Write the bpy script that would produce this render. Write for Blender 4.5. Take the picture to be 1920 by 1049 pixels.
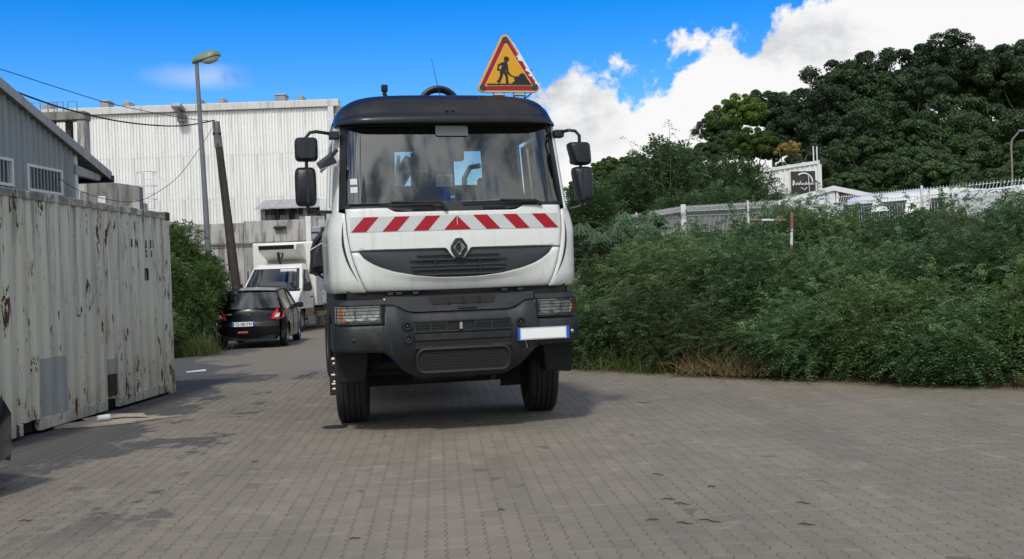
import bpy, bmesh, math, random
import numpy as np
from mathutils import Vector, Matrix

random.seed(7)
RNG = np.random.default_rng(11)
R = math.radians
scene = bpy.context.scene
COL = scene.collection
for o in list(bpy.data.objects):
    bpy.data.objects.remove(o)

# ------------------------------------------------------------------ camera
CAM_H, CAM_PITCH, CAM_ROLL, CAM_F = 1.47, R(-0.14), R(2.06), 2000.0      # f in pixels of a 1920 wide frame
cam_data = bpy.data.cameras.new('camera')
cam_data.sensor_width = 36.0
cam_data.lens = 36.0 * CAM_F / 1920.0
cam_data.clip_start = 0.1
cam_data.clip_end = 3000.0
cam = bpy.data.objects.new('camera', cam_data)
COL.objects.link(cam)
cam.matrix_world = (Matrix.Translation((0, 0, CAM_H)) @ Matrix.Rotation(R(90) + CAM_PITCH, 4, 'X')
                    @ Matrix.Rotation(-CAM_ROLL, 4, 'Z'))
scene.camera = cam

# ------------------------------------------------------------------ light
SUN_AZ, SUN_EL = R(192), R(51)          # azimuth clockwise from +Y (the view direction): behind, to the left
sun_dir = Vector((math.sin(SUN_AZ) * math.cos(SUN_EL), math.cos(SUN_AZ) * math.cos(SUN_EL), math.sin(SUN_EL)))
sun_data = bpy.data.lights.new('sun', 'SUN')
sun_data.energy = 2.2
sun_data.angle = R(6.0)
sun_data.color = (1.0, 0.95, 0.87)
sun = bpy.data.objects.new('sun', sun_data)
COL.objects.link(sun)
sun.rotation_euler = sun_dir.to_track_quat('Z', 'Y').to_euler()
sun.location = sun_dir * 50

vs = scene.view_settings
scene.display_settings.display_device = 'sRGB'
vs.view_transform = 'Standard'
vs.look = 'None'
vs.gamma = 1.0
vs.use_curve_mapping = False
vs.exposure = 0.0
scene.cycles.max_bounces = 8
scene.cycles.transparent_max_bounces = 12
scene.cycles.use_denoising = True
scene.cycles.sample_clamp_indirect = 6.0


# ------------------------------------------------------------------ node expressions
class X:
    """a socket that can be added, multiplied ..."""
    nt = None

    def __init__(s, v):
        s.v = v

    @staticmethod
    def op(kind, *a):
        n = X.nt.nodes.new('ShaderNodeMath')
        n.operation = kind
        for i, q in enumerate(a):
            if isinstance(q, X):
                X.nt.links.new(q.v, n.inputs[i])
            else:
                n.inputs[i].default_value = q
        return X(n.outputs[0])

    def __add__(s, o): return X.op('ADD', s, o)
    def __radd__(s, o): return X.op('ADD', o, s)
    def __sub__(s, o): return X.op('SUBTRACT', s, o)
    def __rsub__(s, o): return X.op('SUBTRACT', o, s)
    def __mul__(s, o): return X.op('MULTIPLY', s, o)
    def __rmul__(s, o): return X.op('MULTIPLY', o, s)
    def __truediv__(s, o): return X.op('DIVIDE', s, o)
    def frac(s): return X.op('FRACT', s)
    def abs(s): return X.op('ABSOLUTE', s)
    def max(s, o): return X.op('MAXIMUM', s, o)
    def min(s, o): return X.op('MINIMUM', s, o)
    def pow(s, o): return X.op('POWER', s, o)


def ss(x, a, b):
    n = X.nt.nodes.new('ShaderNodeMapRange')
    n.interpolation_type = 'SMOOTHSTEP'
    n.clamp = True
    X.nt.links.new(x.v, n.inputs[0])
    n.inputs[1].default_value = a
    n.inputs[2].default_value = b
    return X(n.outputs[0])


def noise(vec, scale=5, detail=4, rough=.55, dist=0, xyz=(1, 1, 1), off=(0, 0, 0)):
    mp = X.nt.nodes.new('ShaderNodeMapping')
    X.nt.links.new(vec.v, mp.inputs[0])
    mp.inputs['Scale'].default_value = xyz
    mp.inputs['Location'].default_value = off
    n = X.nt.nodes.new('ShaderNodeTexNoise')
    X.nt.links.new(mp.outputs[0], n.inputs['Vector'])
    n.inputs['Scale'].default_value = scale
    n.inputs['Detail'].default_value = detail
    n.inputs['Roughness'].default_value = rough
    n.inputs['Distortion'].default_value = dist
    return X(n.outputs[0])


def mixc(f, a, b, mode='MIX'):
    n = X.nt.nodes.new('ShaderNodeMix')
    n.data_type = 'RGBA'
    n.blend_type = mode
    for i, q in ((0, f), (6, a), (7, b)):
        if isinstance(q, X):
            X.nt.links.new(q.v, n.inputs[i])
        elif i == 0:
            n.inputs[0].default_value = q
        else:
            n.inputs[i].default_value = (*q, 1) if len(q) == 3 else q
    return X(n.outputs[2])


def coord(kind='Object'):
    return X(X.nt.nodes.new('ShaderNodeTexCoord').outputs[kind])


def geo(kind='Position'):
    return X(X.nt.nodes.new('ShaderNodeNewGeometry').outputs[kind])


def sep(v):
    n = X.nt.nodes.new('ShaderNodeSeparateXYZ')
    X.nt.links.new(v.v, n.inputs[0])
    return [X(q) for q in n.outputs]


def vmul(c, x):
    n = X.nt.nodes.new('ShaderNodeVectorMath')
    n.operation = 'SCALE'
    if isinstance(c, X):
        X.nt.links.new(c.v, n.inputs[0])
    else:
        n.inputs[0].default_value = c
    if isinstance(x, X):
        X.nt.links.new(x.v, n.inputs['Scale'])
    else:
        n.inputs['Scale'].default_value = x
    return X(n.outputs[0])


# ------------------------------------------------------------------ sky with clouds
world = bpy.data.worlds.new('World')
scene.world = world
world.use_nodes = True
X.nt = world.node_tree
X.nt.nodes.clear()
skyn = X.nt.nodes.new('ShaderNodeTexSky')
skyn.sky_type = 'NISHITA'
skyn.sun_disc = False
skyn.sun_elevation = SUN_EL
skyn.sun_rotation = SUN_AZ
skyn.altitude = 200
skyn.air_density = 1.0
skyn.dust_density = 0.25
skyn.ozone_density = 3.0
hs = X.nt.nodes.new('ShaderNodeHueSaturation')
hs.inputs['Hue'].default_value = 0.515
hs.inputs['Saturation'].default_value = 1.56
hs.inputs['Value'].default_value = 1.7
X.nt.links.new(skyn.outputs[0], hs.inputs['Color'])
dirv = coord('Generated')
dx, dy, dz = sep(dirv)
az = X.op('ARCTAN2', dx, dy) * 57.2958
el = X.op('ARCSINE', dz) * 57.2958
big = noise(dirv, 7.0, 9, .58, .25, off=(3.1, 1.7, 0.4))
fine = noise(dirv, 30, 6, .6, .2, off=(1, 2, 3))
aa = (az - 30.0) / 33.0
ee = el / 16.0
rad = X.op('SQRT', aa * aa + ee * ee)
bank = ss((1.0 - rad) + (big - .5) * .60 + (fine - .5) * .34, -0.01, .045)
wz = (az + 15.6) / 3.6
we = (el - 10.75) / .85
wis = 1.0 - X.op('SQRT', wz * wz + we * we)
wisp = ss(wis + (fine - .5) * .7, -.1, 1.0) * .34
# broken cumulus over the rest of the sky
sc_ = noise(dirv, 2.6, 9, .56, .3, xyz=(1, 1, 1.5), off=(9.3, 1.2, 4.4))
front = ss(dy, .45, .15)
side = ss(az.abs(), 40, 75)
mid = noise(dirv, 12, 9, .62, .35, off=(2.2, 6.1, 3.9))
scat = ss(sc_ * .6 + mid * .4, .40, .49) * front.max(side) * ss(el, 2, 9)
cl = bank.max(wisp).max(scat)
shade = noise(dirv, 6.0, 6, .55, .3, xyz=(1, 1, 2.2), off=(7.7, 3.3, 9.2))
ctop = mixc(ss(shade * .62 + mid * .38, .47, .57), (9.6, 9.6, 9.6), (1.9, 2.2, 2.7))
ccol = mixc(ss(rad, 1.25, .9) * .82, ctop, mixc(ss(shade * .6 + mid * .4, .52, .66), (9.5, 9.5, 9.5), (6.2, 6.5, 7.1)))
vd = X.nt.nodes.new('ShaderNodeVectorMath')           # clouds glow towards the sun
vd.operation = 'DOT_PRODUCT'
X.nt.links.new(dirv.v, vd.inputs[0])
vd.inputs[1].default_value = sun_dir
glow = X(vd.outputs['Value']).max(0.0).pow(9.0) * 1.3 + 1.0
skyc = mixc(cl, X(hs.outputs[0]), vmul(ccol, glow))
bg = X.nt.nodes.new('ShaderNodeBackground')
bg.inputs['Strength'].default_value = 0.1
X.nt.links.new(skyc.v, bg.inputs['Color'])
wo = X.nt.nodes.new('ShaderNodeOutputWorld')
X.nt.links.new(bg.outputs[0], wo.inputs[0])


# ------------------------------------------------------------------ materials
MATS = {}


def new_mat(name):
    m = bpy.data.materials.new(name)
    m.use_nodes = True
    X.nt = m.node_tree
    X.nt.nodes.clear()
    out = X.nt.nodes.new('ShaderNodeOutputMaterial')
    p = X.nt.nodes.new('ShaderNodeBsdfPrincipled')
    X.nt.links.new(p.outputs[0], out.inputs[0])
    MATS[name] = m
    return m, p, out


def setp(p, key, v):
    if isinstance(v, X):
        X.nt.links.new(v.v, p.inputs[key])
    elif key == 'Base Color':
        p.inputs[key].default_value = (*v, 1)
    else:
        p.inputs[key].default_value = v


def bumpn(p, hgt, strength=.3, dist=.01):
    b = X.nt.nodes.new('ShaderNodeBump')
    b.inputs['Strength'].default_value = strength
    b.inputs['Distance'].default_value = dist
    X.nt.links.new(hgt.v, b.inputs['Height'])
    X.nt.links.new(b.outputs[0], p.inputs['Normal'])


def mat(name, col, rough=.5, metal=0, var=.12, scale=3, bump=0, bscale=40, dirt=None, dirt_amt=.5, dscale=2.2,
        coat=0, spec=.5, rvar=.1, emit=None):
    m, p, out = new_mat(name)
    c = coord('Object')
    n = noise(c, scale, 5, .6)
    base = vmul(col, n * (2 * var) + (1 - var))
    if dirt:
        d = ss(noise(c, dscale, 7, .68, .4, off=(4, 2, 9)), .46, .7) * dirt_amt
        base = mixc(d, base, dirt)
    setp(p, 'Base Color', base)
    setp(p, 'Roughness', noise(c, scale * 4, 3, .6) * (2 * rvar) + (rough - rvar))
    setp(p, 'Metallic', metal)
    setp(p, 'Coat Weight', coat)
    setp(p, 'Specular IOR Level', spec)
    if emit:
        setp(p, 'Emission Color', (*emit[:3], 1))
        setp(p, 'Emission Strength', emit[3])
    if bump:
        bumpn(p, noise(c, bscale, 5, .6), bump, .01)
    return m


# lorry paint: road film, rain runs and small chips
m, p, out = new_mat('truck_white')
c = coord('Object')
col = vmul((.69, .71, .69), noise(c, 2, 5, .6) * .08 + .96)
run = noise(c, 6, 6, .65, .2, xyz=(3, 1, .18), off=(3, 1, 6))
col = mixc(ss(run, .54, .70) * .28, col, (.44, .41, .35))
film = noise(c, 3.2, 7, .7, .5, off=(5, 2, 2))
col = mixc(ss(film, .50, .68) * .22, col, (.46, .42, .35))
chip = noise(c, 46, 3, .6, off=(2, 2, 2))
col = mixc(ss(chip, .70, .73) * .7, col, (.20, .17, .14))
setp(p, 'Base Color', col)
setp(p, 'Roughness', film * .25 + .2)
setp(p, 'Coat Weight', .35)
mat('truck_dark_blue', (.010, .011, .016), .32, var=.3, dirt=(.06, .052, .045), dirt_amt=.3, coat=0, rvar=.1, spec=.4)
mat('anthracite', (.012, .015, .019), .5, var=.16, dirt=(.065, .06, .052), dirt_amt=.34, dscale=4, spec=.4, bump=.12, bscale=160)
mat('grille_grey', (.030, .034, .039), .46, var=.15, dirt=(.09, .085, .075), dirt_amt=.2)
mat('black_plastic', (.012, .013, .016), .5, var=.25, dirt=(.05, .048, .042), dirt_amt=.2)
mat('mirror_black', (.012, .014, .02), .38, var=.2, dirt=(.05, .05, .05), dirt_amt=.2, bump=.05, bscale=120)
mat('matt_black', (.006, .006, .007), .75, var=.3)
mat('chassis_black', (.012, .012, .013), .7, var=.3, dirt=(.05, .045, .036), dirt_amt=.5)
mat('rubber', (.016, .016, .018), .78, var=.25, dirt=(.07, .065, .055), dirt_amt=.45, bump=.2, bscale=80)
mat('tarpaulin', (.012, .013, .019), .48, var=.35, bump=.5, bscale=14, dirt=(.05, .05, .055), dirt_amt=.2)
mat('sheet_white', (.50, .52, .52), .45, var=.05, dirt=(.4, .4, .38), dirt_amt=.2)
mat('sheet_red', (.33, .003, .014), .5, var=.08, dirt=(.25, .01, .02), dirt_amt=.2, spec=.3)
mat('chrome', (.72, .73, .75), .12, 1.0, var=.05)
mat('steel', (.42, .42, .42), .42, .85, var=.2, dirt=(.16, .10, .06), dirt_amt=.4)
mat('galvanised', (.30, .32, .33), .5, .5, var=.2, dirt=(.16, .15, .14), dirt_amt=.4)
mat('rust', (.065, .032, .018), .85, var=.5, scale=9)
mat('dash_grey', (.12, .125, .11), .7, var=.1)
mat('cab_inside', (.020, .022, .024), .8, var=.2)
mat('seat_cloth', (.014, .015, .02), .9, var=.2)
mat('paper_white', (.74, .76, .75), .7, var=.05)
mat('plate_white', (.86, .87, .88), .4, var=.02)
mat('plate_blue', (.012, .10, .55), .4, var=.05)
mat('letter_dark', (.015, .015, .02), .6, var=.2)
mat('letter_grey', (.30, .31, .33), .6, var=.2)
mat('letter_red', (.5, .02, .03), .5, var=.1)
mat('orange_lens', (.62, .13, .03), .22, var=.1, coat=.6)
mat('red_lens', (.45, .008, .012), .16, var=.1, coat=.8)
mat('dark_red_lens', (.22, .02, .03), .3, var=.1)
mat('lamp_silver', (.82, .83, .82), .3, .55, var=.1)
mat('clear_lens', (.80, .82, .80), .12, .3, var=.25, scale=30)
mat('sign_yellow', (.68, .34, .008), .5, var=.06, dirt=(.55, .28, .02), dirt_amt=.25, dscale=7)
mat('sign_cream', (.62, .43, .17), .5, var=.08)
mat('sign_red', (.31, .003, .016), .5, var=.06)
mat('sign_black', (.008, .009, .014), .5, var=.2)
mat('bolt_grey', (.05, .055, .06), .5, .3, var=.2)
mat('car_black', (.005, .0055, .008), .2, var=.2, coat=.25, rvar=.03, spec=.3, dirt=(.03, .03, .03), dirt_amt=.15)
mat('car_dark_blue', (.010, .013, .024), .16, var=.2, coat=1.0, rvar=.03)
mat('van_white', (.78, .78, .74), .3, var=.04, coat=.4, dirt=(.5, .46, .38), dirt_amt=.18)
mat('box_white', (.80, .79, .73), .38, var=.03, dirt=(.55, .52, .45), dirt_amt=.16)
mat('box_side', (.62, .61, .63), .4, var=.03, dirt=(.5, .48, .46), dirt_amt=.2)
mat('mud_tan', (.30, .21, .11), .8, var=.25)
mat('alloy', (.34, .35, .36), .35, .7, var=.1)
mat('white_metal', (.76, .77, .77), .45, var=.06, dirt=(.42, .40, .36), dirt_amt=.3)
mat('white_paint_old', (.70, .71, .72), .55, var=.06, dirt=(.36, .35, .33), dirt_amt=.35)
mat('tent_cloth', (.74, .75, .77), .6, var=.05, dirt=(.5, .5, .5), dirt_amt=.25)
mat('lamp_green', (.17, .22, .13), .45, var=.12, dirt=(.10, .10, .08), dirt_amt=.3)
mat('lamp_glass', (.52, .55, .53), .25, var=.1)
mat('lamp_steel', (.19, .205, .225), .55, .35, var=.25, scale=6, dirt=(.1, .095, .09), dirt_amt=.4)
mat('cable_black', (.012, .012, .013), .6, var=.2)
mat('sign_board_dark', (.032, .028, .026), .6, var=.3, dirt=(.1, .09, .08), dirt_amt=.3)
mat('letter_white', (.82, .83, .83), .5, var=.06)
mat('cardboard', (.36, .31, .25), .9, var=.2, scale=9, dirt=(.17, .15, .12), dirt_amt=.5, bump=.5, bscale=20)
mat('litter_white', (.72, .74, .74), .7, var=.06)
mat('can_blue', (.04, .07, .35), .3, .2, var=.1)
mat('nut_steel', (.22, .21, .20), .45, .7, var=.3)
mat('twig_brown', (.035, .028, .022), .9, var=.3)
mat('dry_leaf', (.20, .15, .085), .9, var=.4)
mat('stripe_red_old', (.27, .09, .07), .7, var=.15, dirt=(.4, .3, .25), dirt_amt=.4)
mat('soil', (.10, .075, .05), .95, var=.3, scale=8, bump=.6, bscale=30)
mat('orange_soil', (.46, .25, .09), .95, var=.3, scale=4)
mat('bird_brown', (.05, .04, .035), .8, var=.3)


def m_glass(name, tint, refl, rough=.02):
    """window glass: clear sheet with a mirror-like coat that grows towards grazing angles"""
    m, p, out = new_mat(name)
    X.nt.nodes.remove(p)
    tr = X.nt.nodes.new('ShaderNodeBsdfTransparent')
    tr.inputs[0].default_value = (*tint, 1)
    gl = X.nt.nodes.new('ShaderNodeBsdfGlossy')
    gl.inputs['Roughness'].default_value = rough
    gl.inputs['Color'].default_value = (.93, .96, .95, 1)
    lw = X.nt.nodes.new('ShaderNodeLayerWeight')
    lw.inputs['Blend'].default_value = .3
    fac = X(lw.outputs['Fresnel']) * .9 + refl
    mx = X.nt.nodes.new('ShaderNodeMixShader')
    X.nt.links.new(fac.min(1.0).v, mx.inputs[0])
    X.nt.links.new(tr.outputs[0], mx.inputs[1])
    X.nt.links.new(gl.outputs[0], mx.inputs[2])
    X.nt.links.new(mx.outputs[0], out.inputs[0])


m_glass('windscreen', (.58, .66, .64), .10)
m_glass('side_glass', (.62, .74, .74), .08)
m_glass('car_glass', (.16, .18, .19), .07)
m_glass('lens_glass', (.93, .95, .95), .06)


def m_concrete(name, base, stain, amt=.8, sc=1.0):
    m, p, out = new_mat(name)
    c = coord('Object')
    n = noise(c, 2.2 * sc, 8, .65)
    streak = noise(c, 3.0 * sc, 6, .62, .3, xyz=(1.6, 1.6, .22), off=(2, 5, 1))
    col = vmul(base, n * .5 + .75)
    col = mixc(ss(streak, .44, .66) * amt, col, stain)
    blot = noise(c, .9 * sc, 7, .7, .5, off=(9, 1, 4))
    col = mixc(ss(blot, .52, .68) * amt * .7, col, tuple(q * .55 for q in stain))
    setp(p, 'Base Color', col)
    setp(p, 'Roughness', .9)
    bumpn(p, noise(c, 30, 6, .65), .35, .01)
    return m


m_concrete('concrete_wall', (.46, .45, .42), (.15, .145, .135), .9)
m_concrete('concrete_dark', (.24, .235, .225), (.085, .085, .08), .8)
m_concrete('concrete_block', (.34, .33, .31), (.13, .125, .12), .7, 2)


def m_cladding(name, base, stain, amt, lo=.5):
    """painted metal sheet with rain streaks"""
    m, p, out = new_mat(name)
    c = coord('Object')
    streak = noise(c, 2.2, 6, .65, .2, xyz=(3.0, 3.0, .12), off=(2, 5, 1))
    n = noise(c, 1.1, 6, .6)
    col = vmul(base, n * .16 + .92)
    col = mixc(ss(streak, lo, .74) * amt, col, stain)
    setp(p, 'Base Color', col)
    setp(p, 'Roughness', .45)
    setp(p, 'Metallic', .0)
    return m


m_cladding('cladding_white', (.86, .86, .84), (.40, .37, .34), .55, .48)
m_cladding('cladding_grey', (.27, .305, .315), (.15, .165, .165), .8, .45)
m_cladding('roof_sheet_grey', (.36, .37, .37), (.16, .155, .15), .8, .42)
m_cladding('trim_white', (.66, .65, .62), (.30, .27, .24), .7, .45)


# container: chalky white paint, rain dirt, rust that bleeds downwards
m, p, out = new_mat('container_paint')
c = coord('Object')
cx, cy, cz = sep(c)
n = noise(c, 1.6, 7, .65)
col = vmul((.61, .60, .50), n * .24 + .88)
drip = noise(c, 3.4, 7, .68, .15, xyz=(3.2, 3.2, .16), off=(1, 4, 2))
topw = ss(cz, .9, 2.5)
col = mixc(ss(drip, .48, .62) * (topw * .6 + .22), col, (.19, .19, .165))
low = ss(cz, .75, .12) * ss(noise(c, 2.4, 6, .7, off=(3, 3, 3)), .38, .64)
col = mixc(low * .45, col, (.30, .27, .20))
spots = noise(c, 4.2, 6, .72, .35, xyz=(1.5, 1.5, .45), off=(7, 2, 5))
sp2 = noise(c, 11.0, 6, .7, .4, xyz=(1.3, 1.3, .22), off=(1, 8, 3))
botm = ss(cz, .95, .2) * .035 + ss(cy, -.5, -.05) * .03
spots = spots + botm
sp2 = sp2 + botm
rust = (ss(spots, .598, .628) + ss(sp2, .630, .660)).min(1.0)
bleed = ss(noise(c, 4.2, 6, .72, .35, xyz=(1.5, 1.5, .20), off=(7, 2, 5)), .56, .66) * .6
col = mixc(bleed, col, (.27, .165, .085))
col = mixc(rust, col, mixc(noise(c, 40, 4, .6), (.022, .014, .010), (.15, .055, .022)))
col = mixc(ss(cz, 2.44, 2.49) * ss(noise(c, 5, 6, .7, .3), .36, .58) * .85, col, (.13, .125, .11))
setp(p, 'Base Color', col)
setp(p, 'Roughness', rust * .35 + .55)
bumpn(p, noise(c, 18, 6, .65), .2, .008)

m, p, out = new_mat('container_patch')
c = coord('Object')
col = vmul((.33, .355, .345), noise(c, 3, 6, .65) * .4 + .8)
col = mixc(ss(noise(c, 6, 6, .7, .3, xyz=(1, 1, .4)), .62, .7), col, (.07, .035, .02))
setp(p, 'Base Color', col)
setp(p, 'Roughness', .65)


def m_ground(name, paver):
    """concrete pavers, with the dark film of oil and old bitumen that spreads beside the container"""
    m, p, out = new_mat(name)
    pos = geo('Position')
    px, py, pz = sep(pos)
    if paver:
        oi = X(X.nt.nodes.new('ShaderNodeObjectInfo').outputs['Random'])
        rnd = (geo('Random Per Island') * 7.31 + oi * 3.7).frac()
        big = noise(pos, .45, 6, .6)
        col = mixc(rnd, (.207, .184, .143), (.234, .208, .162))
        col = mixc(ss(rnd, .90, .98) * .6, col, (.17, .152, .124))
        col = mixc(ss(big, .42, .62) * .6, col, (.170, .152, .121))
        grit = noise(pos, 170, 3, .7)
        col = vmul(col, grit * .36 + .82)
        blot = noise(pos, 6, 6, .68, .3)
        col = vmul(col, blot * .36 + .82)
    else:
        n = noise(pos, 60, 5, .7)
        big = noise(pos, .8, 6, .65)
        sand = mixc(n, (.22, .197, .155), (.32, .285, .225))
        ca, sa = math.cos(R(4)), math.sin(R(4))
        vv_ = py * ca - px * sa
        cross = ss(((vv_ / .225).frac() - .5).abs(), .44, .475)
        col = mixc((1.0 - cross) * .62, sand, (.08, .068, .05))
        col = mixc(ss(big, .47, .60) * .35, col, (.10, .087, .066))
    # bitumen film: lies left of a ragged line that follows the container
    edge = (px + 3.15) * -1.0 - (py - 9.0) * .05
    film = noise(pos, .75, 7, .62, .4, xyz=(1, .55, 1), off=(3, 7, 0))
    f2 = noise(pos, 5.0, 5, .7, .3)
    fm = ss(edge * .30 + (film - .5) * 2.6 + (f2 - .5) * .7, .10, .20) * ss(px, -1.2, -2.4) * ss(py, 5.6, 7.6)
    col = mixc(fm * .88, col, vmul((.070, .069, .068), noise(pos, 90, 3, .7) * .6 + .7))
    # faint tyre smears on the open part
    sm = noise(pos, .6, 5, .6, .4, xyz=(2.4, .35, 1), off=(8, 2, 0))
    col = mixc(ss(sm, .50, .66) * .34, col, (.135, .122, .10))
    pt = noise(pos, 1.7, 7, .7, .5, off=(1, 4, 0))
    col = mixc(ss(pt, .56, .68) * .35, col, (.36, .325, .27))
    setp(p, 'Base Color', col)
    setp(p, 'Roughness', .88)
    setp(p, 'Specular IOR Level', .3)
    bumpn(p, noise(pos, 130, 4, .7), .35, .004)
    return m


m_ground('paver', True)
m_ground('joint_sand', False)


def m_far_paving():
    """paving beyond the distance at which single stones can be told apart"""
    m, p, out = new_mat('far_paving')
    pos = geo('Position')
    px, py, pz = sep(pos)
    ca, sa = math.cos(R(4)), math.sin(R(4))
    u = px * ca + py * sa
    v = py * ca - px * sa
    zz = ((v / .1125).frac() - .5).abs() * .022
    ju = (((u + zz) / .1125).frac() - .5).abs()
    jv = ((v / .225).frac() - .5).abs()
    joint = (ss(ju, .44, .49)).max(ss(jv, .465, .495))
    col = mixc(noise(pos, .5, 6, .6), (.187, .166, .128), (.224, .198, .154))
    col = vmul(col, noise(pos, 9, 5, .7) * .5 + .75)
    col = mixc(joint * .6, col, (.10, .088, .068))
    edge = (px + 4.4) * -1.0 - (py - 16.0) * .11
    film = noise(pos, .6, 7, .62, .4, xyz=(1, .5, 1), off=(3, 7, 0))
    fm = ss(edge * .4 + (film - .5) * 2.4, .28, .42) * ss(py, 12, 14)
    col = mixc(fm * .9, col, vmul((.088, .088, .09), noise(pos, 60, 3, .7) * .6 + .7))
    setp(p, 'Base Color', col)
    setp(p, 'Roughness', .88)
    setp(p, 'Specular IOR Level', .3)
    bumpn(p, noise(pos, 60, 4, .7), .3, .005)


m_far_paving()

m, p, out = new_mat('undergrowth')
pos = geo('Position')
col = mixc(noise(pos, 3, 6, .7), (.022, .026, .012), (.07, .060, .03))
setp(p, 'Base Color', col)
setp(p, 'Roughness', .95)
bumpn(p, noise(pos, 12, 6, .7), .8, .05)

m, p, out = new_mat('hill_green')
pos = geo('Position')
col = mixc(noise(pos, .35, 7, .7), (.022, .036, .014), (.07, .10, .028))
setp(p, 'Base Color', col)
setp(p, 'Roughness', .95)
bumpn(p, noise(pos, 2.5, 6, .7), .8, .3)


def m_leaf(name, a, b, c_, trans=.28, rough=.5):
    """leaves: every leaf gets its own tint between a and b, a few turn to c_"""
    m, p, out = new_mat(name)
    rnd = geo('Random Per Island')
    oi = X(X.nt.nodes.new('ShaderNodeObjectInfo').outputs['Random'])
    patch = noise(coord('Object'), 1.3, 4, .6)
    col = mixc((rnd * .55 + patch * .9 - .22).max(0.0).min(1.0), a, b)
    col = mixc(ss((rnd * 17.3).frac(), .93, .97), col, c_)
    col = vmul(col, oi * .55 + .74)
    setp(p, 'Base Color', col)
    setp(p, 'Roughness', rough)
    setp(p, 'Specular IOR Level', .35)
    tl = X.nt.nodes.new('ShaderNodeBsdfTranslucent')
    X.nt.links.new(vmul(col, 1.25).v, tl.inputs['Color'])
    mx = X.nt.nodes.new('ShaderNodeMixShader')
    mx.inputs[0].default_value = trans
    X.nt.links.new(p.outputs[0], mx.inputs[1])
    X.nt.links.new(tl.outputs[0], mx.inputs[2])
    X.nt.links.new(mx.outputs[0], out.inputs[0])


m_leaf('leaf_hedge', (.062, .124, .052), (.138, .232, .090), (.12, .11, .04))
m_leaf('leaf_hedge_olive', (.068, .112, .044), (.142, .205, .076), (.15, .11, .05))
m_leaf('leaf_hedge_light', (.080, .140, .050), (.165, .245, .084), (.22, .18, .07))
m_leaf('leaf_left', (.055, .105, .028), (.130, .210, .060), (.15, .15, .05))
m_leaf('leaf_forest_shade', (.020, .042, .016), (.050, .088, .032), (.05, .07, .03), .15)  # cloud shade over the hill is put into these dark leaf colours
m_leaf('leaf_forest_mid', (.032, .062, .020), (.075, .125, .038), (.09, .11, .035), .2)
m_leaf('leaf_bright', (.055, .105, .016), (.125, .195, .034), (.24, .26, .05), .32)
m_leaf('leaf_autumn', (.28, .20, .06), (.44, .34, .11), (.5, .42, .14), .3)
m_leaf('leaf_papaya', (.045, .085, .040), (.09, .145, .07), (.12, .16, .08), .25)
m_leaf('leaf_bamboo', (.040, .080, .028), (.090, .155, .050), (.09, .11, .05), .25)
m_leaf('grass_dry', (.19, .145, .070), (.34, .265, .13), (.42, .34, .18), .25, .7)
m_leaf('grass_green', (.05, .085, .022), (.13, .17, .048), (.22, .20, .08), .25, .6)
mat('bark', (.085, .07, .055), .9, var=.35, scale=7, bump=.6, bscale=20)
mat('bark_pale', (.22, .20, .17), .9, var=.3, scale=7, bump=.4, bscale=20)
mat('wood_pole', (.048, .040, .034), .9, var=.4, scale=5, bump=.5, bscale=22, dirt=(.12, .11, .10), dirt_amt=.4)


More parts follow.
